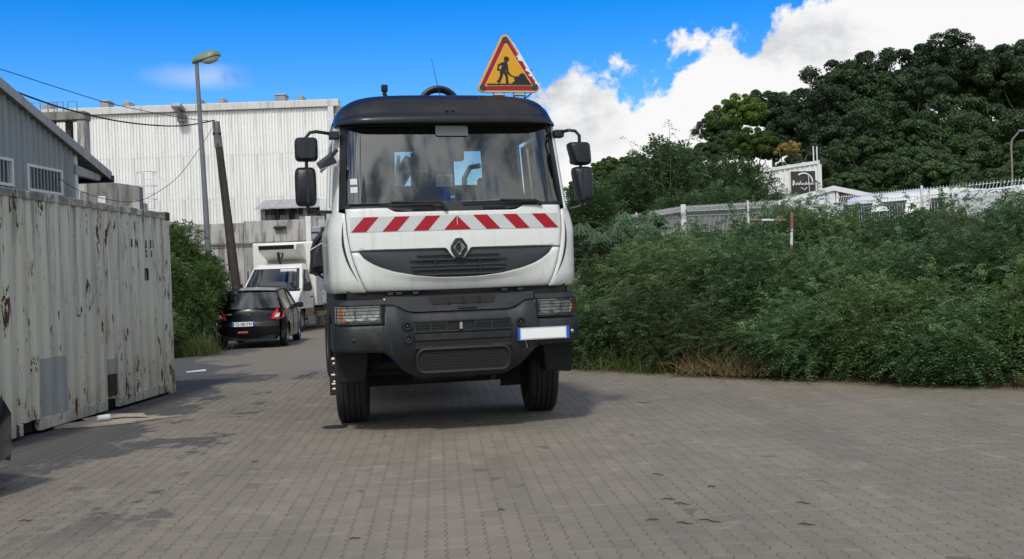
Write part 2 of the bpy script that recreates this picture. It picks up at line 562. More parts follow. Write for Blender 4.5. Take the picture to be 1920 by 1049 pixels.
# ------------------------------------------------------------------ mesh helpers
class MB:
    """collects faces; build() links them as ONE mesh object"""

    def __init__(s):
        s.v, s.f = [], []

    def add(s, vs_, fs_):
        k = len(s.v)
        s.v += [tuple(q) for q in vs_]
        s.f += [tuple(i + k for i in f) for f in fs_]
        return s

    def box(s, lo, hi, rot=None, piv=None):
        x0, y0, z0 = lo
        x1, y1, z1 = hi
        v = [(x0, y0, z0), (x1, y0, z0), (x1, y1, z0), (x0, y1, z0), (x0, y0, z1), (x1, y0, z1), (x1, y1, z1), (x0, y1, z1)]
        if rot is not None:
            c = Vector(piv) if piv else Vector(((x0 + x1) / 2, (y0 + y1) / 2, (z0 + z1) / 2))
            v = [rot @ (Vector(q) - c) + c for q in v]
        return s.add(v, [(0, 3, 2, 1), (4, 5, 6, 7), (0, 1, 5, 4), (1, 2, 6, 5), (2, 3, 7, 6), (3, 0, 4, 7)])

    def cyl(s, p0, p1, r0, r1=None, n=14, caps=True):
        r1 = r0 if r1 is None else r1
        p0, p1 = Vector(p0), Vector(p1)
        q = (p1 - p0).to_track_quat('Z', 'Y')
        v = []
        for p, r in ((p0, r0), (p1, r1)):
            for i in range(n):
                a = 2 * math.pi * i / n
                v.append(p + q @ Vector((r * math.cos(a), r * math.sin(a), 0)))
        f = [(i, (i + 1) % n, n + (i + 1) % n, n + i) for i in range(n)]
        if caps:
            f += [tuple(range(n - 1, -1, -1)), tuple(range(n, 2 * n))]
        return s.add(v, f)

    def tube(s, pts, r, n=8, closed=False):
        pts = [Vector(p) for p in pts]
        m = len(pts)
        rr = r if isinstance(r, (list, tuple)) else [r] * m
        v = []
        up = None
        for i, p in enumerate(pts):
            if closed:
                t = pts[(i + 1) % m] - pts[i - 1]
            else:
                t = pts[min(i + 1, m - 1)] - pts[max(i - 1, 0)]
            t.normalize()
            if up is None:
                up = Vector((0, 0, 1)) if abs(t.z) < .9 else Vector((1, 0, 0))
            a = t.cross(up)
            if a.length < 1e-5:
                a = t.orthogonal()
            a.normalize()
            b = a.cross(t)
            up = b
            for k in range(n):
                w = 2 * math.pi * k / n
                v.append(p + (a * math.cos(w) + b * math.sin(w)) * rr[i])
        f = []
        for i in range(m if closed else m - 1):
            j = (i + 1) % m
            for k in range(n):
                f.append((i * n + k, i * n + (k + 1) % n, j * n + (k + 1) % n, j * n + k))
        if not closed:
            f += [tuple(range(n - 1, -1, -1)), tuple(range((m - 1) * n, m * n))]
        return s.add(v, f)

    def lathe(s, prof, org, axis='X', n=32):
        """prof: (radius, position along axis)"""
        v = []
        o = Vector(org)
        for r, a in prof:
            for i in range(n):
                w = 2 * math.pi * i / n
                c, d = r * math.cos(w), r * math.sin(w)
                v.append(o + Vector({'X': (a, c, d), 'Y': (c, a, d), 'Z': (c, d, a)}[axis]))
        f = []
        for j in range(len(prof) - 1):
            for i in range(n):
                f.append((j * n + i, j * n + (i + 1) % n, (j + 1) * n + (i + 1) % n, (j + 1) * n + i))
        return s.add(v, f)

    def grid(s, fn, us, vs_, skip=None, flip=False):
        v = [fn(u, w) for w in vs_ for u in us]
        m = len(us)
        f = []
        for j in range(len(vs_) - 1):
            for i in range(m - 1):
                if skip and skip(.5 * (us[i] + us[i + 1]), .5 * (vs_[j] + vs_[j + 1])):
                    continue
                q = (j * m + i, j * m + i + 1, (j + 1) * m + i + 1, (j + 1) * m + i)
                f.append(q[::-1] if flip else q)
        return s.add(v, f)

    def prism(s, outline, y0, y1, plane='XZ', fn=None):
        """outline of 2D points given a thickness between y0 and y1"""
        def P(a, b, y):
            q = {'XZ': (a, y, b), 'YZ': (y, a, b), 'XY': (a, b, y)}[plane]
            return fn(q) if fn else q
        n = len(outline)
        v = [P(a, b, y0) for a, b in outline] + [P(a, b, y1) for a, b in outline]
        f = [tuple(range(n)), tuple(range(2 * n - 1, n - 1, -1))]
        f += [(i, n + i, n + (i + 1) % n, (i + 1) % n) for i in range(n)]
        return s.add(v, f)

    def build(s, name, material, parent=None, smooth=False, bevel=0, solid=0, seg=2, fix=True):
        me = bpy.data.meshes.new(name)
        me.from_pydata([tuple(q) for q in s.v], [], s.f)
        if fix:
            bm = bmesh.new()
            bm.from_mesh(me)
            bmesh.ops.recalc_face_normals(bm, faces=bm.faces)
            bm.to_mesh(me)
            bm.free()
        me.materials.append(MATS[material])
        o = bpy.data.objects.new(name, me)
        COL.objects.link(o)
        o.parent = parent
        if smooth:
            me.polygons.foreach_set('use_smooth', [True] * len(me.polygons))
            try:
                me.set_sharp_from_angle(angle=R(40 if smooth is True else smooth))
            except Exception:
                pass
        if solid:
            md = o.modifiers.new('thickness', 'SOLIDIFY')
            md.thickness = solid
            md.offset = 0
        if bevel:
            md = o.modifiers.new('rounded', 'BEVEL')
            md.width = bevel
            md.segments = seg
            md.limit_method = 'ANGLE'
            md.angle_limit = R(35)
            md.harden_normals = False
        return o


def thing(name, label, cat, loc=(0, 0, 0), rotz=0, group=None):
    o = bpy.data.objects.new(name, None)
    o.empty_display_size = .2
    COL.objects.link(o)
    o.location = loc
    o.rotation_euler = (0, 0, rotz)
    return tag(o, label, cat, group)


def tag(o, label=None, cat=None, group=None, kind=None):
    if label:
        o['label'] = label
    if cat:
        o['category'] = cat
    if group:
        o['group'] = group
    if kind:
        o['kind'] = kind
    return o


def dup(root, label, loc=None, rotz=None, scale=None, group=None):
    """a copy of a thing with copies of its parts and sub-parts (mesh data shared)"""
    r = root.copy()
    COL.objects.link(r)
    if loc is not None:
        r.location = loc
    if rotz is not None:
        r.rotation_euler = (0, 0, rotz)
    if scale is not None:
        r.scale = scale
    r['label'] = label
    if group:
        r['group'] = group
    for ch in list(root.children):
        c = ch.copy()
        COL.objects.link(c)
        c.parent = r
        for g in ch.children:
            d = g.copy()
            COL.objects.link(d)
            d.parent = c
    return r


def fast_mesh(name, V, F, material):
    """V (n,3), F (m,4) numpy arrays"""
    me = bpy.data.meshes.new(name)
    me.vertices.add(len(V))
    me.vertices.foreach_set('co', np.asarray(V, dtype=np.float32).ravel())
    k = F.shape[1]
    me.loops.add(F.size)
    me.loops.foreach_set('vertex_index', F.ravel().astype(np.int32))
    me.polygons.add(len(F))
    me.polygons.foreach_set('loop_start', np.arange(0, F.size, k, dtype=np.int32))
    me.polygons.foreach_set('loop_total', np.full(len(F), k, dtype=np.int32))
    me.update(calc_edges=True)
    if material in ('paver', 'joint_sand'):
        me.shade_flat()
    me.materials.append(MATS[material])
    return me


def obj(name, me, parent=None, loc=None):
    o = bpy.data.objects.new(name, me)
    COL.objects.link(o)
    o.parent = parent
    if loc is not None:
        o.location = loc
    return o


def text_mesh(body, size, material, bold=0.0, squeeze=1.0):
    cu = bpy.data.curves.new('text', 'FONT')
    cu.body = body
    cu.size = size
    cu.offset = bold
    cu.align_x = 'CENTER'
    cu.align_y = 'CENTER'
    cu.resolution_u = 2
    t = bpy.data.objects.new('text', cu)
    COL.objects.link(t)
    dg = bpy.context.evaluated_depsgraph_get()
    me = bpy.data.meshes.new_from_object(t.evaluated_get(dg))
    bpy.data.objects.remove(t)
    me.transform(Matrix.Diagonal((squeeze, 1, 1, 1)))
    me.materials.clear()
    me.materials.append(MATS[material])
    return me


def text_part(name, body, size, material, parent, loc, rot, bold=0.0, squeeze=1.0):
    """flat lettering: rot turns the XY lettering plane onto the surface"""
    o = obj(name, text_mesh(body, size, material, bold, squeeze), parent, loc)
    o.rotation_euler = rot
    return o


def at(u, v, Y):
    """world point seen at pixel (u, v) of the 1920 wide photograph, at the distance Y in front of the camera"""
    a, b = u - 960.0, v - 524.5
    c, s = math.cos(CAM_ROLL), math.sin(CAM_ROLL)
    U, V = a * c - b * s, a * s + b * c
    x, z = U / CAM_F, -V / CAM_F
    y = math.cos(CAM_PITCH) - z * math.sin(CAM_PITCH)
    zz = math.sin(CAM_PITCH) + z * math.cos(CAM_PITCH)
    t = Y / y
    return Vector((x * t, Y, CAM_H + zz * t))


def lin(a, b, n):
    return [a + (b - a) * i / (n - 1) for i in range(n)]


def itp(x, pts):
    """piecewise linear through (x, y) points"""
    if x <= pts[0][0]:
        return pts[0][1]
    for (a, b), (c, d) in zip(pts, pts[1:]):
        if x <= c:
            return b + (d - b) * (x - a) / (c - a) if c > a else d
    return pts[-1][1]


def rrect(x0, z0, x1, z1, r, n=4):
    o = []
    for cx_, cz_, a0 in ((x1 - r, z1 - r, 0), (x0 + r, z1 - r, 90), (x0 + r, z0 + r, 180), (x1 - r, z0 + r, 270)):
        for i in range(n + 1):
            a = R(a0 + 90 * i / n)
            o.append((cx_ + r * math.cos(a), cz_ + r * math.sin(a)))
    return o


# ------------------------------------------------------------------ foliage helpers
def unit(a):
    return a / np.maximum(np.linalg.norm(a, axis=-1, keepdims=True), 1e-6)


def leaves(C, D, Nn, L, W):
    """rhombic leaves: base C, axis D, normal Nn, length L, width W (arrays)"""
    S = unit(np.cross(D, Nn))
    L = np.broadcast_to(np.asarray(L, float).reshape(-1, 1), (len(C), 1))
    W = np.broadcast_to(np.asarray(W, float).reshape(-1, 1), (len(C), 1))
    mid = C + D * L * .45 + Nn * L * .06
    V = np.stack([C, mid + S * W * .5, C + D * L, mid - S * W * .5], 1).reshape(-1, 3)
    F = np.arange(len(V)).reshape(-1, 4)
    return V, F


def sprays(P, D, L, pairs, ll, lw, rng, droop=.35):
    """feathery twigs: leaflets in pairs along a drooping stalk"""
    n = len(P)
    up = np.array([0, 0, 1.0])
    S = unit(np.cross(D, up + rng.normal(0, .35, (n, 3))))
    Nn = unit(np.cross(S, D))
    Cs, Ds, Ns, Ls, Ws = [], [], [], [], []
    for k in range(pairs):
        t = (k + .6) / pairs
        base = P + D * (L * t)[:, None] - up * (droop * L * t * t)[:, None]
        for sgn in (-1, 1):
            d = unit(D * .45 + S * sgn * .9 - up * droop * t * .6 + rng.normal(0, .18, (n, 3)))
            Cs.append(base)
            Ds.append(d)
            Ns.append(unit(Nn + rng.normal(0, .35, (n, 3))))
            f = ll * (1.05 - .5 * abs(t - .45)) * rng.uniform(.75, 1.2, n)
            Ls.append(f)
            Ws.append(f * (lw / ll))
    return leaves(np.concatenate(Cs), np.concatenate(Ds), np.concatenate(Ns), np.concatenate(Ls), np.concatenate(Ws))


def lumpy_points(n, rx, ry, rz, lumps, rng, shell=.55, floor=None):
    """points in the outer part of several overlapping lobes, with their outward direction"""
    cs = []
    for i in range(lumps):
        d = unit(rng.normal(0, 1, 3))
        d[2] = abs(d[2]) * 1.1 - .25
        r = rng.uniform(.30, .62)
        cs.append((d * r, rng.uniform(.36, .58)))
    cs.append((np.zeros(3), .62))
    P, D = [], []
    wsum = np.array([r ** 2 for _, r in cs])
    cnt = (n * wsum / wsum.sum()).astype(int) + 1
    for (c, r), k in zip(cs, cnt):
        d = unit(rng.normal(0, 1, (k, 3)))
        rr = r * (1 - shell * rng.random(k) ** 1.7)
        P.append(c + d * rr[:, None])
        D.append(d)
    P, D = np.concatenate(P), np.concatenate(D)
    sc = np.array([rx, ry, rz])
    P = P * sc
    if floor is not None:
        k = P[:, 2] > floor
        P, D = P[k], D[k]
    return P, unit(D * sc)


# ================================================================== ground and paving
g = MB().grid(lambda u, v: (u, v, -.0095), [-1500, -60, -20, 0, 20, 60, 1500], [-300, -20, 0, 20, 60, 200, 2000])
ground = g.build('ground', 'far_paving', fix=False)
tag(ground, 'grey brown paved yard of interlocking concrete stones', None, None, 'structure')

PA = R(4.0)                                  # courses of the paving run a little to the left of the view
PCA, PSA = math.cos(PA), math.sin(PA)


def pav(u, v, z=0.0):
    return (u * PCA - v * PSA, v * PCA + u * PSA, z)


PW, PL, GAP, ZIG = .1125, .225, .0064, .0095


def paver_outline(inset):
    w, l = PW / 2 - GAP / 2 - inset, PL / 2 - GAP / 2 - inset
    ts = [-1, -.5, 0, .5, 1]
    zz = [1, -1, 1, -1, 1]
    right = [(w + ZIG * z, l * t) for t, z in zip(ts, zz)]
    left = [(-w + ZIG * z, l * t) for t, z in zip(ts, zz)]
    return right + left[::-1]


OUT, INN = paver_outline(0), paver_outline(.0026)
KP = len(OUT)
PVERT = np.array([(x, y, 0.0) for x, y in INN] + [(x, y, -.0045) for x, y in OUT])
# top as quads between left and right edge points, then the chamfer ring
PF = [(i, i + 1, KP - 2 - i, KP - 1 - i) for i in range(4)]
PF = [(i, i + 1, KP - 2 - i, KP - 1 - i) for i in range(4)] + [(KP + i, KP + (i + 1) % KP, (i + 1) % KP, i) for i in range(KP)]
PF = np.array(PF)
cells = []
for j in range(int(3.6 / PL), int(18.5 / PL)):
    for i in range(-95, 112):
        u, v = (i + .5) * PW, (j + .5) * PL
        x, y, _ = pav(u, v)
        if abs(x) < .5 * y + 2.6 and -8.0 < x < 10.5 - .25 * (y - 8):
            vis = abs(x) < .485 * y and y > 5.45
            cells.append((not vis, x * x + y * y, u, v))
cells.sort()
rng = np.random.default_rng(3)
pme = fast_mesh('paver', PVERT, PF, 'paver')
for k, (_, _, u, v) in enumerate(cells[:300]):
    o = obj('paver', pme, ground)
    x, y, _ = pav(u, v)
    o.location = (x, y, rng.normal(0, .0008) - (.0009 if rng.random() < .05 else 0))
    o.rotation_euler = (rng.normal(0, .003), rng.normal(0, .004), PA + rng.normal(0, .006))
rest = np.array([(u, v) for _, _, u, v in cells[300:]])
n = len(rest)
ang = PA + rng.normal(0, .006, n)
tx, ty = rng.normal(0, .004, n), rng.normal(0, .003, n)
X0 = PVERT[None, :, 0] * np.cos(ang)[:, None] - PVERT[None, :, 1] * np.sin(ang)[:, None]
Y0 = PVERT[None, :, 0] * np.sin(ang)[:, None] + PVERT[None, :, 1] * np.cos(ang)[:, None]
Z0 = PVERT[None, :, 2] + X0 * tx[:, None] + Y0 * ty[:, None] + (rng.normal(0, .0008, n) - .0009 * (rng.random(n) < .05))[:, None]
cxy = np.array([pav(u, v)[:2] for u, v in rest])
V = np.stack([X0 + cxy[:, :1], Y0 + cxy[:, 1:], Z0], 2).reshape(-1, 3)
F = (PF[None] + (np.arange(n) * len(PVERT))[:, None, None]).reshape(-1, 4)
o = obj('paver_field', fast_mesh('paver_field', V, F, 'paver'), ground)
o['kind'] = 'stuff'
NU, NV = 260, 200


def vnoise(nu, nv, cu_, cv_, rg_):
    """smooth value noise on a grid"""
    g_ = rg_.random((cv_ + 2, cu_ + 2))
    x_ = np.linspace(0, cu_ - 1e-3, nu)
    y_ = np.linspace(0, cv_ - 1e-3, nv)
    xi, yi = x_.astype(int), y_.astype(int)
    fx_, fy_ = x_ - xi, y_ - yi
    fx_, fy_ = fx_ * fx_ * (3 - 2 * fx_), fy_ * fy_ * (3 - 2 * fy_)
    a = g_[np.ix_(yi, xi)] * (1 - fx_) + g_[np.ix_(yi, xi + 1)] * fx_
    b = g_[np.ix_(yi + 1, xi)] * (1 - fx_) + g_[np.ix_(yi + 1, xi + 1)] * fx_
    return a * (1 - fy_)[:, None] + b * fy_[:, None]


hn = (vnoise(NU, NV, 9, 7, rng) * .5 + vnoise(NU, NV, 26, 20, rng) * .3 + vnoise(NU, NV, 80, 60, rng) * .2)
hn = (hn - hn.mean()) / hn.std()
UU, VV = np.meshgrid(np.linspace(-9, 12, NU), np.linspace(3.6, 18.45, NV))
HZ = np.clip(-.0026 + hn * .0009, -.0042, -.0017)
GV = np.stack([UU * PCA - VV * PSA, VV * PCA + UU * PSA, HZ], 2).reshape(-1, 3)
gi = np.arange(NU * NV).reshape(NV, NU)
GF = np.stack([gi[:-1, :-1], gi[:-1, 1:], gi[1:, 1:], gi[1:, :-1]], 2).reshape(-1, 4)
o = obj('joint_bed', fast_mesh('joint_bed', GV, GF, 'joint_sand'), ground)
o['kind'] = 'stuff'

# ================================================================== white warehouse
WX0, WX1, WY, WZ = -26.0, -7.25, 45.0, 9.2
wh = thing('warehouse', 'large white warehouse clad in ribbed metal sheets with roof vents', 'building', (WX1, WY, 0))
m_ = MB()
m_.box((WX0 - WX1, .07, 0), (0, 24, 8.95))
m_.build('wall', 'cladding_white', wh)


def ribbed(w, h, ribs, depth, name, material, rib=.35):
    """sheet of trapezoidal ribs, front towards -Y"""
    p = w / ribs
    xs = []
    for i in range(ribs):
        a = i * p
        xs += [(a, 0), (a + p * (1 - rib) * .5, 0), (a + p * (1 - rib) * .5 + p * .07, -depth),
               (a + p * (1 + rib) * .5 - p * .07, -depth), (a + p * (1 + rib) * .5, 0)]
    xs.append((w, 0))
    mb = MB()
    mb.add([(x, y, 0) for x, y in xs] + [(x, y, h) for x, y in xs],
           [(i, i + 1, len(xs) + i + 1, len(xs) + i) for i in range(len(xs) - 1)])
    o_ = mb.build(name, material, fix=False)
    me_ = o_.data
    bpy.data.objects.remove(o_)
    return me_


sheet = ribbed(1.04, 1.86, 8, .05, 'cladding_sheet', 'cladding_white')
for r_ in range(4):
    for i in range(18):
        o = obj('cladding_sheet', sheet, wh)
        o.location = (-.25 - 1.04 * (i + 1), .05 - .006 * r_ + random.uniform(-.002, .002), 1.55 + r_ * 1.83)
MB().box((WX0 - WX1, -.12, 8.92), (.22, .5, 9.22)).build('parapet', 'trim_white', wh, bevel=.02)
MB().box((-.24, -.13, 0), (.0, .06, 8.915)).build('corner_post', 'white_paint_old', wh, bevel=.01)
MB().box((.0, .1, 0), (.20, .5, 8.9)).build('corner_return', 'trim_white', wh)
MB().tube([(.12, -.02, 0.0), (.12, -.02, 8.2), (.18, -.02, 8.6), (.2, .1, 8.85)], .06, 10).build('downpipe', 'galvanised', wh, smooth=True)
MB().box((.1, -.12, 8.62), (.42, .3, 8.9)).build('gutter_box', 'concrete_dark', wh, bevel=.02)
for u0, u1, kind in ((75, 98, 1), (190, 206, 0), (225, 246, 1), (362, 380, 1), (406, 423, 1), (518, 537, 0), (553, 571, 1)):
    a, b = at(u0, 195, 47), at(u1, 195, 47)
    x0, x1 = a.x - WX1, b.x - WX1
    mb = MB()
    if kind:
        mb.prism([(x0, 9.1), (x1, 9.1), (x1 - .03, 9.76), (x1 - .12, 9.81), (x0 + .2, 9.76)], 1.8, 2.6)
    else:
        mb.box((x0, 1.8, 9.1), (x1, 2.5, 9.80)).box((x0 - .04, 1.76, 9.80), (x1 + .04, 2.54, 9.85))
    mb.build('roof_vent', 'galvanised', wh, bevel=.02)
fl = at(340, 200, 45)
fx = fl.x - WX1
MB().box((fx - .22, -.75, 8.95), (fx + .2, -.1, 9.13), Matrix.Rotation(R(-12), 3, 'X')).build('floodlight', 'galvanised', wh, bevel=.04)
MB().tube([(fx, .0, 8.6), (fx, -.3, 8.65), (fx, -.4, 8.95)], .05, 8).build('floodlight_bracket', 'steel', wh)
MB().box((fx - .1, -.36, 8.45), (fx + .22, -.05, 8.78)).build('floodlight_shadow_box', 'concrete_dark', wh, bevel=.03)  # dark box standing in for the floodlight's cast shadow on the wall
# caged roof ladder
lad = thing('caged_ladder', 'white steel ladder with hooped safety cage against the white warehouse', 'ladder', (-14.7, 43.6, 0))
lm = MB()
for dx_ in (-.22, .22):
    lm.tube([(dx_, 0, 0), (dx_, 0, 6.25)], .03, 6)
for k in range(20):
    lm.tube([(-.22, 0, .3 + k * .3), (.22, 0, .3 + k * .3)], .017, 5)
lm.build('ladder_rail', 'white_metal', lad)
for k, z in enumerate((6.25, 5.7, 5.15, 4.6, 4.05)):
    pts = [(-.22, 0, z)] + [(-.42 * math.cos(t) + .0, -.7 * math.sin(t), z) for t in lin(.3, math.pi - .3, 9)] + [(.22, 0, z)]
    MB().tube(pts, .022, 6).build('cage_hoop', 'white_metal', lad)
for t in (.7, 1.57, 2.44):
    x_, y_ = -.42 * math.cos(t), -.7 * math.sin(t)
    MB().tube([(x_, y_, 3.6), (x_, y_, 6.25)], .018, 5).build('cage_bar', 'white_metal', lad)
MB().tube([(.25, -.3, 6.2), (.75, -.2, 5.9), (.9, -.2, 5.2), (.92, -.2, 3.6)], .016, 6).build('hand_rail', 'white_metal', lad)

# ================================================================== concrete frame above the shed
fr = thing('concrete_portal', 'weathered open concrete frame with thin dark posts above the shed roof', 'structure', (-14.6, 35, 0))
MB().box((.55, -.1, 0), (.80, .35, 7.12)).build('column', 'concrete_wall', fr, bevel=.015)
MB().box((-1.2, -.1, 0), (-.9, .35, 7.12)).build('column', 'concrete_wall', fr, bevel=.015)
MB().box((-1.4, -.15, 7.124), (.83, .4, 7.4)).build('beam', 'concrete_dark', fr, bevel=.015)
for x_ in (-.45, .1):
    MB().box((x_, .1, 0), (x_ + .16, .35, 7.12)).build('post', 'wood_pole', fr)
for x_ in (-1.0, -.45, -.25, .2):
    MB().tube([(x_, .1, 7.4), (x_, .1, 7.75), (x_ + .3, .1, 7.75), (x_ + .3, .1, 7.4)], .02, 6).build('roof_rail', 'galvanised', fr)
bk = thing('concrete_outbuilding', 'low blackened concrete outbuilding behind the container', 'building', (-12.3, 30, 0))
MB().add([(.45, 0, 0), (1.93, 0, 0), (1.85, .5, 0), (.45, .5, 0), (.45, 0, 4.66), (1.93, 0, 4.40), (1.85, .5, 4.40), (.45, .5, 4.66)],
         [(0, 3, 2, 1), (4, 5, 6, 7), (0, 1, 5, 4), (1, 2, 6, 5), (2, 3, 7, 6), (3, 0, 4, 7)]).build('wall', 'concrete_dark', bk, bevel=.02)
MB().box((.2, .1, 0), (.447, 5, 4.3)).build('side_wall', 'concrete_wall', bk)
MB().box((.75, -.03, 3.6), (.97, .01, 4.15)).build('meter_cover', 'white_metal', bk, bevel=.01)
MB().add([(1.45, -.012, 3.0), (1.9, -.012, 3.0), (1.92, -.012, 3.95), (1.75, -.012, 4.0), (1.62, -.012, 3.85), (1.5, -.012, 3.75),
          (1.45, 0.01, 3.0), (1.9, .01, 3.0), (1.92, .01, 3.95), (1.75, .01, 4.0), (1.62, .01, 3.85), (1.5, .01, 3.75)],
         [(0, 1, 2, 3, 4, 5), (11, 10, 9, 8, 7, 6)] + [(i, i + 6, (i + 1) % 6 + 6, (i + 1) % 6) for i in range(6)]).build('render_patch', 'concrete_wall', bk)

# ================================================================== grey shed beside the container
SH = R(-4.0)
shed = thing('shed', 'grey ribbed metal shed with barred windows and sloping roof behind the container', 'building', (-9.0, 18, 0), SH + R(90))
# local x runs away from the camera along the wall, local -y is the outside (towards the yard)


def shed_roof(x):
    return 5.45 - .293 * x


sx0, sx1 = -7.5, 3.52
wall = MB()
wins = ((-1.2, 1.12, 3.46, 3.86), (1.71, 2.92, 3.43, 3.83))
cuts = sorted({sx0, sx1, *[w[0] for w in wins], *[w[1] for w in wins]})
pit = .2
xs = []
x = sx0
while x < sx1 - .01:
    xs += [(x, 0), (x + .075, 0), (x + .09, -.03), (x + .15, -.03), (x + .165, 0)]
    x += pit
xs.append((sx1, 0))
xs = sorted(xs + [(w, 0) for w_ in wins for w in w_[:2]])
for (a, ya), (b, yb) in zip(xs, xs[1:]):
    if b - a < 1e-4:
        continue
    mid = .5 * (a + b)
    segs = [(0, None)]
    hit = [w for w in wins if w[0] < mid < w[1]]
    ta, tb = shed_roof(a) - .13, shed_roof(b) - .13
    if hit:
        w = hit[0]
        wall.add([(a, ya, 0), (b, yb, 0), (b, yb, w[2]), (a, ya, w[2])], [(0, 1, 2, 3)])
        wall.add([(a, ya, w[3]), (b, yb, w[3]), (b, yb, tb), (a, ya, ta)], [(0, 1, 2, 3)])
    else:
        wall.add([(a, ya, 0), (b, yb, 0), (b, yb, tb), (a, ya, ta)], [(0, 1, 2, 3)])
wall.build('wall', 'cladding_grey', shed, fix=False)
MB().box((sx1 + .002, -.04, 0), (sx1 + .09, .04, shed_roof(sx1) - .2)).build('corner_trim', 'white_paint_old', shed)
MB().add([(sx1, .05, 0), (sx1, 9, 0), (sx1, 9, 4.35), (sx1, .05, 4.35)], [(0, 1, 2, 3)]).build('rear_wall', 'cladding_grey', shed, fix=False)
for a, b, z0, z1 in wins:
    w = MB().box((a - .05, -.05, z0 - .05), (b + .05, .03, z0)).box((a - .05, -.05, z1), (b + .05, .03, z1 + .05))
    w.box((a - .05, -.05, z0), (a, .03, z1)).box((b, -.05, z0), (b + .05, .03, z1))
    wf = w.build('window', 'white_paint_old', shed)
    MB().box((a, .06, z0), (b, .08, z1)).build('pane', 'black_plastic', wf)
    k = 0
    while a + .07 + k * .125 < b:
        x_ = a + .07 + k * .125
        MB().box((x_ - .022, -.035, z0 - .01), (x_ + .022, -.01, z1 + .01)).build('bar', 'galvanised', wf)
        k += 1
rf = MB()
rx = lin(sx0, 4.9, 3)
rf.add([(sx0, -.12, shed_roof(sx0)), (4.9, -.12, shed_roof(4.9)), (4.9, 9, shed_roof(4.9)), (sx0, 9, shed_roof(sx0)),
        (sx0, -.12, shed_roof(sx0) - .1), (4.9, -.12, shed_roof(4.9) - .1), (4.9, 9, shed_roof(4.9) - .1), (sx0, 9, shed_roof(sx0) - .1)],
       [(0, 1, 2, 3), (7, 6, 5, 4), (0, 4, 5, 1), (1, 5, 6, 2), (2, 6, 7, 3), (3, 7, 4, 0)])
rf.build('roof', 'concrete_dark', shed)
MB().add([(sx0, -.145, shed_roof(sx0) + .03), (4.95, -.145, shed_roof(4.95) + .03), (4.95, -.145, shed_roof(4.95) - .15), (sx0, -.145, shed_roof(sx0) - .15),
          (sx0, -.122, shed_roof(sx0) + .03), (4.95, -.122, shed_roof(4.95) + .03), (4.95, -.122, shed_roof(4.95) - .15), (sx0, -.122, shed_roof(sx0) - .15)],
         [(0, 1, 2, 3), (7, 6, 5, 4), (0, 4, 5, 1), (1, 5, 6, 2), (2, 6, 7, 3), (3, 7, 4, 0)]).build('verge_board', 'roof_sheet_grey', shed)
for y_ in (-.05, 1.6):
    zz = [shed_roof(x_) - .12 for x_ in (sx1, 4.75)]
    MB().add([(sx1, y_, zz[0] - .45), (4.6, y_, zz[1] - .12), (4.6, y_, zz[1]), (sx1, y_, zz[0] - .25),
              (sx1, y_ + .1, zz[0] - .45), (4.6, y_ + .1, zz[1] - .12), (4.6, y_ + .1, zz[1]), (sx1, y_ + .1, zz[0] - .25)],
             [(0, 1, 2, 3), (7, 6, 5, 4), (0, 4, 5, 1), (1, 5, 6, 2), (2, 6, 7, 3), (3, 7, 4, 0)]).build('eave_bracket', 'roof_sheet_grey', shed)
MB().box((4.9, -.16, shed_roof(4.9) - .2), (5.05, 9, shed_roof(4.9) - .05)).build('gutter', 'black_plastic', shed, bevel=.02)

# ================================================================== concrete boundary wall and what stands behind it
cw = thing('boundary_wall', 'stained grey concrete boundary wall behind the white van', 'wall', (-7.78, 40, 0))
cw.scale = (1.111, 1.0, 1.066)
for i in range(8):
    x0 = -9.5 + i * 2.5
    MB().box((x0 + .006, .0, 2.92), (x0 + 2.494, .22, 3.62 + .05 * (i > 2))).build('wall_panel', 'concrete_wall', cw, bevel=.01)
    MB().box((x0 + .006, -.04, 0), (x0 + 2.494, .22, 2.86)).build('wall_panel', 'concrete_block' if i % 2 else 'concrete_wall', cw, bevel=.01)
MB().box((-9.5, -.07, 2.862), (10.5, .2, 2.918)).build('ledge', 'concrete_dark', cw)
MB().box((-.95, -.16, 3.35), (-.55, -.002, 3.46)).build('wall_lamp', 'black_plastic', cw, bevel=.02)
MB().tube([(-9.5, -.09, 2.88), (-4, -.1, 2.80), (-1, -.1, 2.86), (.2, -.1, 2.84)], .02, 6).build('cable', 'cable_black', cw)
lt = thing('lean_to', 'grey lean-to roof with slatted openings above the boundary wall', 'building', (-9.95, 42.2, 0))
lt.scale = (1.105, 1, 1.069)
MB().box((.1, .25, 0), (4.2, 2.2, 4.25)).build('wall', 'concrete_dark', lt)
for i in range(13):
    x0 = i * .33
    MB().add([(x0 + .005, -.55, 4.20), (x0 + .322, -.55, 4.20), (x0 + .372, 1.0, 4.62), (x0 + .055, 1.0, 4.62),
              (x0 + .005, -.55, 4.17), (x0 + .322, -.55, 4.17), (x0 + .372, 1.0, 4.59), (x0 + .055, 1.0, 4.59)],
             [(0, 1, 2, 3), (7, 6, 5, 4), (0, 4, 5, 1), (1, 5, 6, 2), (2, 6, 7, 3), (3, 7, 4, 0)]).build('roof_sheet', 'roof_sheet_grey', lt)
for i in range(9):
    x0 = .1 + i * .5
    MB().box((x0, -.02, 3.785), (x0 + .16, .2, 4.2)).build('post', 'concrete_wall' if i % 3 == 0 else 'wood_pole', lt)
    if i < 8:
        MB().box((x0 + .165, .05, 3.785), (x0 + .495, .15, 3.98)).build('block', 'concrete_block', lt, bevel=.01)
MB().box((1.5, -.2, 3.786), (2.55, -.06, 3.88)).build('white_board', 'white_metal', lt)
wp = MB().box((-.09, -.09, 0), (.10, .09, 3.97)).build('white_post', 'white_paint_old', None, bevel=.01)
wp.location = at(579, 440, 35.2) * Vector((1, 1, 0)) if False else Vector((at(579, 440, 39.3).x, 39.3, 0))
tag(wp, 'slim white post standing before the concrete wall near the van', 'post')
